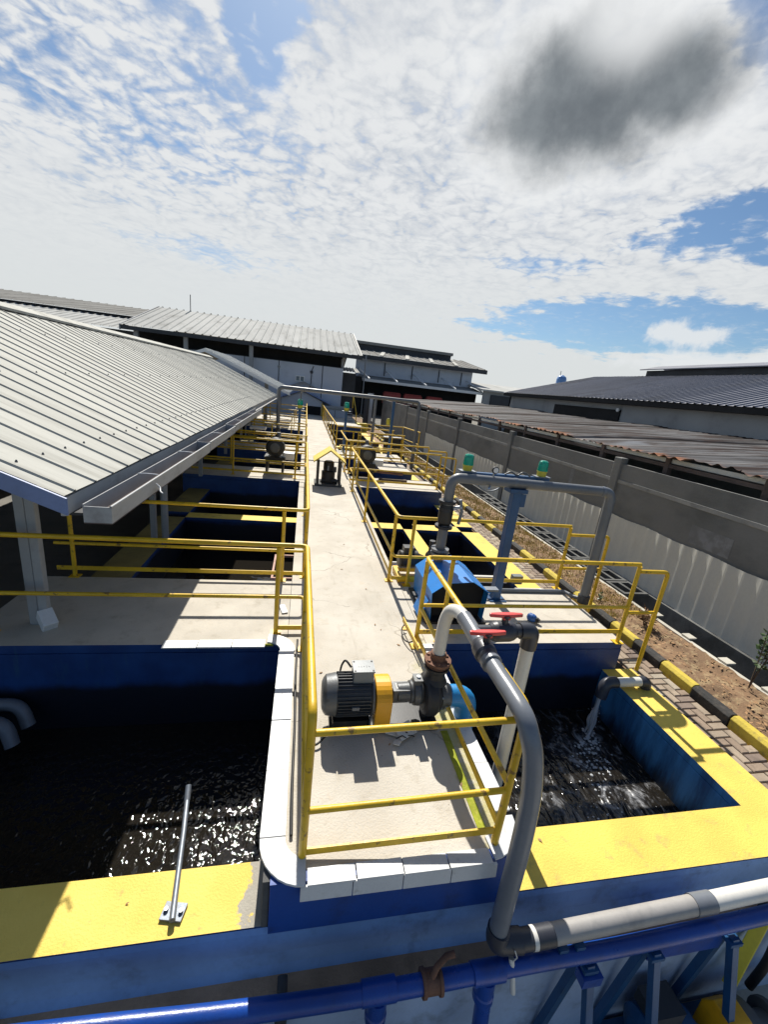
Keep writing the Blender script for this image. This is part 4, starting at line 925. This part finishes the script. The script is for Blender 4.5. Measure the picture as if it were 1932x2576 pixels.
# second shed roof beyond it
t = thing('shed', (-5.3, 28, -1.75), 'bright ridged metal roof of the shed beyond the first shed', 'shed')
RECALC[0] = False
ribbed(24.5, 32, -.9, 2.02, -5.3, 3.78, .36, .03, .08).build('roof', 'roof bright', t)
ribbed(24.5, 32, -9.6, 2.02, -5.3, 3.78, .36, .03, .08).build('roof', 'roof far', t)
RECALC[0] = True
M().prism([(-.88, 1.84), (-5.3, 3.6), (-9.6, 1.84), (-9.6, 2.0), (-5.3, 3.766), (-.88, 2.0)], 'y', 24.47, 24.49).build('end_trim', 'white trim', t)
for x in (-2.2, -5.3, -8.4): M().box(x - .09, x + .09, 25.0, 25.18, -1.75, 2.4).build('column', 'wall grey', t)

# ------------------------------------------------------------------ boundary wall on the right
t = thing('boundary_wall', (6.65, 15, -.45), 'dark precast concrete boundary wall with pale sheet panels along the right', 'boundary wall')
PY = [2.75, 7.80, 12.75, 17.75, 22.75, 27.75]
for y in PY:
    M().prism([(6.60, -.44), (6.77, -.44), (6.77, 1.93), (6.60, 1.93)], 'y', y - .105, y + .105).build('post', 'fence concrete', t, .012)
for a, b in zip(PY, PY[1:]):
    for z0, z1 in ((-.44, .50), (.508, 1.40), (1.48, 1.81)):
        M().box(6.66, 6.72, a + .09, b - .09, z0, z1).build('panel', 'fence concrete', t, .006)
    M().box(6.645, 6.73, a + .09, b - .09, 1.402, 1.478).build('panel_rib', 'fence band', t, .006)
    if b < 24:
        m = M(); n = int((b - a - .26) / .03); v = []
        for i in range(n + 1):
            y = a + .13 + .03 * i; dx = .012 * (.5 + .5 * math.sin(y * 2 * PI / .27)) ** 2 + .006 * math.sin(y * 1.7)
            x = 6.635 - dx
            v += [(x, y, -.44), (x, y, .745 + .012 * math.sin(y * 5) + random.uniform(-.004, .004))]
        m.add(v, [(2 * i, 2 * i + 2, 2 * i + 3, 2 * i + 1) for i in range(n)], 0)
        m.build('pale_sheet', 'pale sheet', t)
for y0, y1, z0, z1 in ((5.0, 5.75, .80, 1.12), (9.2, 9.35, 1.0, 1.38)):
    M().box(6.6555, 6.659, y0, y1, z0, z1).build('patch', 'fence patch', t)
M().box(6.6, 6.74, 27.85, 37, -.44, 1.9).build('panel', 'fence concrete', t)
# ------------------------------------------------------------------ rusty lean-to behind the wall
t = thing('lean_to', (10, 15, -.45), 'low lean-to with a rusty corrugated roof behind the boundary wall', 'lean-to')
RECALC[0] = False
m = M(); ya, yb = 2.2, 34.0; n = int((yb - ya) / .04); v = []; K = 5
for k in range(K + 1):
    x = 6.78 + (14.0 - 6.78) * k / K
    for i in range(n + 1):
        y = ya + .04 * i
        sheet = int(y / .9); dz = .012 * ((sheet * 7919) % 5 - 2)
        edge = .03 * (((sheet * 104729) % 7) - 3) if k == 0 else 0
        v.append((x + edge, y, 2.14 + .055 * k * 2.0 * .72 + .024 * max(-.55, math.sin(y * 2 * PI / .24)) * (1.2 if (int(y / .24) * 37) % 5 else .3) + dz + .02 * math.sin(y * .5 + x)))
m.add(v, [(k * (n + 1) + i, k * (n + 1) + i + 1, (k + 1) * (n + 1) + i + 1, (k + 1) * (n + 1) + i) for k in range(K) for i in range(n)], 0, True)
m.build('roof', 'rusty sheets', t)
RECALC[0] = True
M().box(6.84, 6.92, 2.2, 34, 1.93, 2.0).build('edge_beam', 'gutter rust', t)
M().box(6.88, 6.93, 2.2, 34, 2.02, 2.10).build('purlin', 'pale sheet', t)
y = 3.1
while y < 30:
    M().box(6.83, 6.93, y - .05, y + .05, -.44, 2.11).build('post', 'gutter rust', t); y += 1.85
# roughly broken mortar edge on top of the boundary wall
# ------------------------------------------------------------------ right warehouse
t = thing('warehouse', (20, 15, -.45), 'long grey warehouse with dark blue grey roof behind the rusty lean-to', 'warehouse')
M().box(14.05, 14.25, 0, 28.3, -.45, 3.35).box(14.05, 26, 28.1, 28.3, -.45, 3.4).build('wall', 'wall grey', t)
RECALC[0] = False
ribbed(-2, 28.6, 13.6, 3.50, 20.2, 5.28, .30, .04, .09).build('roof', 'roof blue grey', t)
RECALC[0] = True
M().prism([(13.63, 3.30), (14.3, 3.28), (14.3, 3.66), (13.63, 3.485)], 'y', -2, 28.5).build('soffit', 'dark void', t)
M().box(20.3, 22.3, -2, 23.6, 5.0, 5.62).build('monitor_wall', 'dark trim', t)
M().prism([(20.05, 5.63), (21.3, 5.95), (22.6, 5.63), (22.6, 5.68), (21.3, 6.0), (20.05, 5.68)], 'y', -2, 23.9).build('monitor_roof', 'roof blue grey', t)
M().box(13.98, 14.045, 17.2, 22.5, 2.55, 3.05).build('opening', 'dark void', t)
M().prism([(14.3, 3.3), (20.2, 5.1), (26, 3.4)], 'y', 28.31, 28.4).build('gable', 'wall grey', t)
M().box(20.2, 26.5, -2, 28.6, 5.15, 5.22).build('roof_back', 'roof blue grey', t)
M().lathe((13.95, 17.3, 3.05), (-1, 0, 0), [(0, .09), (.05, .08)], 14).build('lamp', 'white trim', t)
# ------------------------------------------------------------------ central warehouse
t = thing('warehouse', (-5, 42, -.45), 'white panelled warehouse with bright ribbed roof at the end of the walkway', 'warehouse')
M().box(-14, 3.05, 38.4, 38.6, -.45, 4.1).build('wall', 'wall white', t)
M().box(2.9, 3.06, 38.6, 52, -.45, 4.9).build('side_wall', 'wall grey', t)
for x in (-11, -8, -5.2, -2.4, 1.28): M().box(x - .03, x + .03, 38.37, 38.399, -.4, 4.1).build('panel_seam', 'dark trim', t)
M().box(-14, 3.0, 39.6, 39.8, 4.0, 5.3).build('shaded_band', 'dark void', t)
M().box(-14, 3.0, 38.45, 39.6, 4.101, 4.16).build('wall_cap', 'dark trim', t)
def rib_y(x0, x1, ya, za, yb, zb, pitch, hgt, wid):
    m = M(); prof = []; x = x0; prof.append((x, 0)); x += pitch * .3
    while x < x1 - wid * 1.5: prof += [(x, 0), (x + wid * .25, hgt), (x + wid * .75, hgt), (x + wid, 0)]; x += pitch
    prof.append((x1, 0)); n = len(prof); v = [(px, ya, za + h) for px, h in prof] + [(px, yb, zb + h) for px, h in prof]
    m.add(v, [(j, j + 1, n + j + 1, n + j) for j in range(n - 1)]); return m
RECALC[0] = False
rib_y(-14.1, 4.4, 37.3, 5.27, 46.5, 7.85, .62, .07, .16).build('roof', 'roof far', t)
rib_y(-14.1, 4.4, 55.7, 5.27, 46.5, 7.85, .62, .09, .2).build('roof', 'roof far', t)
RECALC[0] = True
M().box(-14.1, 4.4, 37.3, 37.42, 4.95, 5.24).build('fascia', 'dark trim', t)
M().prism([(37.3, 4.9), (46.5, 7.5), (55.7, 4.9), (55.7, 5.3), (46.5, 7.92), (37.3, 5.3)], 'x', 4.41, 4.5).build('gable_trim', 'dark trim', t)
M().prism([(37.3, 4.9), (46.5, 7.5), (55.7, 4.9), (55.7, 5.3), (46.5, 7.92), (37.3, 5.3)], 'x', -14.2, -14.11).build('gable_trim', 'wall grey', t)
for x in (-13.2, -9.6, -4.6): M().box(x - .15, x + .15, 37.7, 38.0, -.45, 5.2).build('column', 'wall grey', t)
w = M().box(-1.0, -.92, 38.3, 38.39, 2.6, 3.1).box(-.28, -.2, 38.3, 38.39, 2.6, 3.1).box(-.92, -.28, 38.3, 38.39, 2.6, 2.68).box(-.92, -.28, 38.3, 38.39, 3.02, 3.1).box(-.64, -.56, 38.3, 38.39, 2.68, 3.02).build('window', 'white trim', t)
M().box(-.92, -.28, 38.36, 38.38, 2.68, 3.02).build('window_pane', 'window glass', t)
M().lathe((.35, 38.4, 3.5), (0, -1, 0), [(0, .14), (.1, .12)], 14).tube([(.35, 38.3, 3.4), (.35, 38.3, 2.6), (.3, 38.3, 2.2)], .035, 8).tube([(.35, 38.3, 3.6), (.5, 38.3, 4.0)], .03, 8).build('vent', 'dark trim', t)
M().lathe((-2.4, 38.4, 3.62), (0, -1, 0), [(0, .12), (.06, .12), (.07, .08)], 16).build('vent', 'wall grey', t)
M().box(3.2, 4.6, 42, 46, -.45, 3.9).build('annex', 'dark trim', t)
RECALC[0] = False
rib_y(3.1, 4.9, 41.5, 4.0, 44.5, 4.45, .3, .06, .12).build('annex_roof', 'roof far', t)
RECALC[0] = True
M().cyl((-11.3, 46.4, 7.8), (-11.3, 46.4, 9.3), .035, 8).build('mast', 'dark trim', None, 0, 'thin antenna mast on the ridge of the white panelled warehouse', 'mast')
# ------------------------------------------------------------------ far right white warehouse
t = thing('warehouse', (13, 58, -.45), 'far white warehouse with a raised roof monitor and long canopy', 'warehouse')
M().box(5.9, 21.4, 55, 55.3, -.45, 6.35).box(21.1, 21.4, 55.3, 75, -.45, 6.35).build('wall', 'wall white', t)
RECALC[0] = False
rib_y(5.2, 22.9, 54.0, 6.62, 64, 8.2, 1.0, .08, .2).build('roof', 'roof weathered', t)
RECALC[0] = True
M().box(5.2, 22.9, 53.95, 54.1, 6.1, 6.6).build('fascia', 'dark trim', t)
M().prism([(54, 6.1), (64, 7.7), (74, 6.1), (74, 6.6), (64, 8.25), (54, 6.6)], 'x', 22.9, 23).build('gable_trim', 'dark trim', t)
for x in (8.6, 11.9, 15.2, 18.5): M().prism([(x, 6.62), (x + .35, 6.62), (x + .35, 6.70), (x, 6.70)], 'y', 54, 54.02).build('roof_light', 'roof far', t); M().add([(x, 54.05, 6.74), (x + .5, 54.05, 6.74), (x + 2.2, 62, 8.0), (x + 1.7, 62, 8.0)], [(0, 1, 2, 3)]).build('roof_light', 'roof metal', t)
M().box(4.8, 19.9, 60.5, 66, 7.6, 8.35).build('monitor_wall', 'dark trim', t)
M().box(4.6, 20.1, 60.2, 66.4, 8.36, 8.72).build('monitor_roof', 'roof weathered', t)
for x in (9.6, 13.2, 16.8, 19.9): M().box(x - .05, x + .05, 54.9, 54.99, 4.4, 6.0).build('downpipe', 'dark trim', t)
M().prism([(51.0, 3.55), (55, 4.15), (55, 4.25), (51.0, 3.65)], 'x', 6.4, 21.8).build('canopy', 'roof weathered', t)
M().box(6.4, 21.8, 50.9, 51.0, 3.45, 3.75).build('canopy_fascia', 'white trim', t)
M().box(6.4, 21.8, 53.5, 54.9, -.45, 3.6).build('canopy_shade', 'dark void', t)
for x in (7.2, 10.6, 14.2, 18, 21.5): M().bar((x, 51.0, 3.8), (x - .8, 54.9, 5.0), .12, .12).build('tie_rod', 'white trim', t)
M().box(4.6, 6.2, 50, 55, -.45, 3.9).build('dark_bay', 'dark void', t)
M().cyl((6.55, 50.8, -.4), (6.55, 50.8, 6.3), .07, 10).build('mast', 'wall grey', None, 0, 'slim grey pole in front of the far white warehouse', 'pole')
for x0, x1, n in ((8.9, 11.0, 'left'), (11.4, 13.6, 'middle'), (14.2, 16.2, 'right')):
    M().box(x0, x1, 50.0, 50.8, 1.2, 2.42).box(x0 + .1, x1 - .1, 50.05, 50.75, 2.421, 2.55).build('tarpaulin_stack', 'red cloth', None, .05, {'left': 'dull red covered stack under the left of the far canopy', 'middle': 'bright red covered stack under the middle of the far canopy', 'right': 'dull red covered stack under the right of the far canopy'}[n], 'stack')
# ------------------------------------------------------------------ far left dark warehouse
t = thing('warehouse', (-24, 50, -.45), 'low dark warehouse with grey roofs behind the long shed ridge', 'warehouse')
M().box(-34, -16, 45, 45.2, -.45, 5.3).build('wall', 'dark trim', t)
RECALC[0] = False
rib_y(-36, -15.6, 44, 5.38, 50, 6.72, .7, .08, .2).build('roof', 'roof far', t)
rib_y(-36, -17.5, 50.2, 7.05, 60, 8.85, .9, .06, .2).build('upper_roof', 'roof weathered', t)
RECALC[0] = True
M().box(-36, -15.7, 50.0, 50.15, 6.6, 7.0).build('clerestory', 'dark void', t)
M().prism([(50.2, 6.5), (60, 8.3), (60, 8.85), (50.2, 7.05)], 'x', -17.45, -17.4).build('gable', 'wall grey', t)
# ------------------------------------------------------------------ pale sheds far right
t = thing('warehouse', (30, 55, -.45), 'small distant pale roofed shed between the two right warehouses', 'shed')
M().prism([(50, 3.95), (60, 5.0), (60, 5.2), (50, 4.15)], 'x', 21, 46).build('roof', 'roof far', t)
M().box(21.5, 45, 50.6, 50.8, -.45, 4.0).build('wall', 'wall grey', t)
M().box(22.5, 26, 50.4, 50.58, 2.2, 3.6).build('opening', 'dark trim', t)
t = thing('water_tank', (32.5, 50, 5.2), 'blue water tank on a roof beyond the right warehouse', 'water tank')
M().lathe((32.5, 52, 4.7), (0, 0, 1), [(0, .62), (1.9, .62), (2.2, .5), (2.4, .2)], 20).build('tank', 'blue tank', t)
M().cyl((32.2, 52, 7.0), (32.2, 52, 7.6), .04, 8).build('vent_pipe', 'galv', t)
# ------------------------------------------------------------------ far end of the walkway
t = thing('pump_house', (0, 37.5, -.45), 'small grey gabled pump house at the far end of the walkway', 'pump house')
M().box(-2.0, 1.4, 37.2, 38.3, -1.0, 1.15).build('wall', 'wall white', t)
M().prism([(-2.0, 1.15), (-.3, 1.85), (1.4, 1.15)], 'y', 37.2, 37.4).build('gable', 'wall white', t)
M().prism([(-2.35, 1.08), (-.3, 1.92), (2.1, .98), (2.1, 1.08), (-.3, 2.04), (-2.35, 1.2)], 'y', 36.8, 38.38).build('roof', 'fascia blue', t)
M().box(-.05, 1.3, 37.15, 37.19, -.05, .72).build('doorway', 'dark void', t)
M().prism([(-1.5, 2.1), (-.3, 2.6), (1.0, 2.1), (1.0, 2.18), (-.3, 2.68), (-1.5, 2.18)], 'y', 38.0, 38.36).build('upper_gable', 'wall grey', t)
t = thing('box_tank', (2.5, 37.3, -.45), 'pale grey box tank with rounded top edge at the far right end', 'tank')
M().box(1.62, 3.4, 36.8, 38.1, -1.0, .62).build('body', 'wall white', t, .03)
M().box(1.5, 3.5, 36.7, 38.2, .625, .9).build('lid', 'wall grey', t, .1)
M().box(2.48, 2.52, 36.77, 36.799, -.6, .6).build('seam', 'dark trim', t)
t = thing('staircase', (3.7, 33, -.45), 'narrow grey steel staircase with yellow handrail near the boundary wall', 'staircase')
for k in range(8): M().box(3.35, 3.75, 33 + k * .3, 33.28 + k * .3, -.30 + k * .17, -.24 + k * .17).build('step', 'wall grey', t)
M().tube([(3.88, 32.8, -.3), (3.88, 32.8, .75), (3.80, 35.4, 2.1)], .035, 8).build('handrail', 'rail yellow', t)
M().tube([(3.84, 35.4, 1.0), (3.80, 35.4, 2.1)], .035, 8).build('handrail_post', 'rail yellow', t)
M().box(3.9, 4.7, 31.5, 32.6, -.4, .1).build('yellow_container', 'yellow plastic', None, .02, 'yellow green container at the foot of the far staircase', 'container')
M().box(4.9, 5.15, 35, 36.5, -.45, 2.2).build('door_frame', 'dark trim', None, 0, 'dark open door frame beyond the far staircase', 'door frame')
M().box(5.2, 5.7, 36.8, 37.0, -.45, 2.3).build('white_board', 'white trim', None, 0, 'tall white board standing beyond the far staircase', 'board')

# ------------------------------------------------------------------ blue manifold in front of the tanks
t = thing('blue_manifold', (1.0, 1.42, -1.75), 'dark blue pipe manifold running along the front wall of the tanks', 'pipe')
ZB = -.60
M().tube(smooth([(-3.2, 1.44, ZB + .30), (-1.2, 1.44, ZB + .17), (-.2, 1.44, ZB + .07), (.6, 1.44, ZB + .03), (1.5, 1.45, ZB + .03), (2.6, 1.45, ZB + .05), (5.2, 1.46, ZB + .22)], 8), .05, 24).build('main_pipe', 'blue pipe', t)
for x, z in ((.60, -1.3), (1.28, -1.35)):
    M().tube([(x, 1.44, ZB + .02), (x, 1.42, ZB - .15), (x + .02, 1.36, z)], .048, 20).lathe((x, 1.44, ZB + .0), (0, -.05, -1), [(0, .058), (.12, .058), (.13, .064), (.18, .064)], 20).build('branch', 'blue pipe', t)
    M().lathe((x - .1, 1.445, ZB + .03), (1, 0, 0), [(0, .0595), (.2, .0595)], 20).build('tee', 'blue pipe', t)
M().lathe((.86, 1.445, ZB + .03), (1, 0, 0), [(0, .07), (.02, .07), (.022, .06), (.10, .06), (.102, .07), (.12, .07)], 20).build('valve_body', 'rust iron', t)
M().tube([(.92, 1.44, ZB + .08), (.94, 1.45, ZB + .15), (1.0, 1.47, ZB + .19), (1.05, 1.47, ZB + .20)], .018, 10).build('valve_lever', 'rust iron', t)
M().cyl((.055, 1.50, -1.75), (.055, 1.50, -.70), .035, 14).tube([(.055, 1.50, -.72), (.055, 1.53, -.68), (.055, 1.62, -.66)], .03, 12).build('riser', 'dark trim', t)
for x in (1.98, 2.48, 3.12):
    M().bar((x, 1.42, ZB - .01), (x + .05, 1.12, -1.76), .05, .05).bar((x, 1.47, ZB - .01), (x - .10, 1.545, -1.76), .05, .05).box(x - .05, x + .05, 1.38, 1.52, ZB - .05, ZB - .022).build('support_frame', 'blue post', t)
M().box(1.92, 2.06, 1.36, 1.44, ZB - .14, ZB - .06).build('clamp_box', 'blue pipe', t, .004)
for x in (1.76, 1.88): M().box(x, x + .06, 1.44, 1.56, ZB + .08, ZB + .11).build('pipe_clip', 'blue post', t)
M().box(2.50, 3.10, 1.45, 1.47, ZB - .18, ZB - .03).build('gusset', 'blue pipe', t)
t = thing('sludge_pump', (3.1, 1.3, -1.75), 'dark blue pump set with orange guard on the lower yard at the right', 'pump')
M().lathe((2.55, 1.36, -1.45), (1, -.1, 0), [(0, .1), (.03, .17), (.40, .17), (.43, .12), (.50, .06)], 24).build('motor_body', 'blue post', t)
M().box(2.6, 2.85, 1.32, 1.5, -1.30, -1.18).build('terminal_box', 'dark trim', t, .01)
M().prism([(1.16, -1.74), (1.16, -1.30), (1.22, -1.18), (1.36, -1.18), (1.42, -1.30), (1.42, -1.74)], 'x', 3.12, 3.30).build('coupling_guard', 'guard orange', t, .01)
M().lathe((3.3, 1.28, -1.45), (1, 0, 0), [(0, .1), (.03, .19), (.14, .19), (.17, .09), (.32, .09), (.33, .15), (.37, .15)], 24).build('pump_casing', 'motor grey', t)
M().box(2.4, 3.7, 1.1, 1.55, -1.747, -1.68).build('base_frame', 'blue post', t, .006)
M().lathe((2.92, 1.02, -1.55), (0, -1, 0), [(0, .09), (.03, .1), (.05, .06), (.07, .05)], 20).build('inspection_cap', 'cast iron', t)
t = thing('yellow_lever', (3.55, 1.45, -1.75), 'yellow post with black top leaning by the lower pump', 'post')
M().bar((3.42, 1.46, -1.3), (3.60, 1.54, -.72), .08, .08).build('post', 'yellow plastic', t, .006)
M().obox((3.612, 1.545, -.69), (.09, .09, .09)).build('cap', 'rubber', t, .01)
M().tube(smooth([(3.75, 1.5, -1.5), (3.8, 1.5, -1.2), (3.86, 1.55, -.85), (3.95, 1.6, -.6)], 6), .03, 10).build('black_hose', 'rubber', None, 0, 'black hose rising beside the yellow post at the right end', 'hose')
M().tube(fil([(3.70, 1.28, -1.45), (4.05, 1.30, -1.42), (4.6, 1.45, -1.2)], .1), .07, 16).build('grey_suction_pipe', 'grey pvc', None, 0, 'grey flanged pipe leaving the lower pump to the right', 'pipe')

# ------------------------------------------------------------------ plants and litter
def leafy(name, loc, lab, n, rad, h, lm, cat='plant', size=.05, narrow=.4):
    b = thing(name, loc, lab, cat); st = M(); lf = M()
    for k in range(max(3, n // 14)):
        a = random.uniform(0, 2 * PI); r = random.uniform(.2, 1) * rad
        tip = Vector(loc) + Vector((math.cos(a) * r, math.sin(a) * r, h * random.uniform(.6, 1)))
        mid = Vector(loc) + Vector((math.cos(a) * r * .4, math.sin(a) * r * .4, h * .45))
        st.tube(smooth([Vector(loc), mid, tip], 4), [.006 * (1 - .08 * q) for q in range(9)], 5)
        for q in range(14):
            t_ = random.uniform(.3, 1); p = Vector(loc).lerp(mid, min(1, t_ * 2)) if t_ < .5 else mid.lerp(tip, t_ * 2 - 1)
            d = Vector((random.uniform(-1, 1), random.uniform(-1, 1), random.uniform(-.3, .8))).normalized(); s = size * random.uniform(.6, 1.2)
            u = d.cross(Vector((random.uniform(-1, 1), random.uniform(-1, 1), 1))).normalized() * s * narrow
            nn = d.cross(u).normalized() * s * .12
            lf.add([p, p + d * s * .5 + u + nn, p + d * s, p + d * s * .5 - u + nn], [(0, 1, 2), (0, 2, 3)])
    st.build('stem', 'twig', b); lf.build('foliage', lm, b)
RECALC[0] = False
leafy('shrub', (5.72, 3.50, -.37), 'green leafy shrub at the right edge in front of the boundary wall', 110, .20, 1.15, 'leaf', 'shrub', .075, .42)
leafy('dry_bush', (5.45, 4.95, -.37), 'dry spiky brown bush on the soil strip by the rail end', 130, .20, .26, 'dry leaf', 'bush', .10, .12)
leafy('weed', (5.25, 5.75, -.37), 'small green weed by the kerb beyond the dry bush', 50, .12, .14, 'leaf', 'weed', .05, .3)
g = M()
for k in range(16000):
    x = random.uniform(5.02, 5.85); y = 5.2 + 25 * random.random() ** 1.5
    if random.random() < .35 and y < 8: continue
    h = random.uniform(.03, .09); a = random.uniform(0, PI); w = .006 + .002 * (y - 5) * .3
    dx, dy = math.cos(a) * w, math.sin(a) * w; tx, ty = random.uniform(-.04, .04), random.uniform(-.04, .04)
    g.add([(x - dx, y - dy, -.38), (x + dx, y + dy, -.38), (x + tx, y + ty, -.38 + h)], [(0, 1, 2)])
g.build('grass', 'grass', kind='stuff')
l = M()
for k in range(900):
    x = random.uniform(5.03, 5.84); y = random.uniform(2.0, 9); s = random.uniform(.012, .035); a = random.uniform(0, 6.28)
    p = Vector((x, y, -.352 + random.uniform(0, .01))); d = Vector((math.cos(a), math.sin(a), random.uniform(-.3, .3))) * s; u = Vector((-math.sin(a), math.cos(a), random.uniform(-.4, .4))) * s * .5
    l.add([p - d, p + u, p + d, p - u], [(0, 1, 2), (0, 2, 3)])
l.build('leaf_litter', 'dry leaf', kind='stuff')
l = M()
for k in range(22):
    if k < 20: x, y, zb = random.uniform(.25, 1.3), random.uniform(1.9, 9), .006
    elif k < 21: x, y, zb = random.uniform(1.6, 4.3), random.uniform(1.78, 2.1), -.394
    else: x, y, zb = random.uniform(-1.2, -.2), random.uniform(1.76, 2.05), -.394
    s_ = random.uniform(.012, .03); a = random.uniform(0, 6.28)
    p = Vector((x, y, zb)); d = Vector((math.cos(a), math.sin(a), random.uniform(0, .3))) * s_; u = Vector((-math.sin(a), math.cos(a), random.uniform(0, .3))) * s_ * .45
    l.add([p - d * .8, p + u, p + d, p - u * .8], [(0, 1, 2), (0, 2, 3)])
l.build('fallen_leaves', 'dry leaf', kind='stuff')
RECALC[0] = True
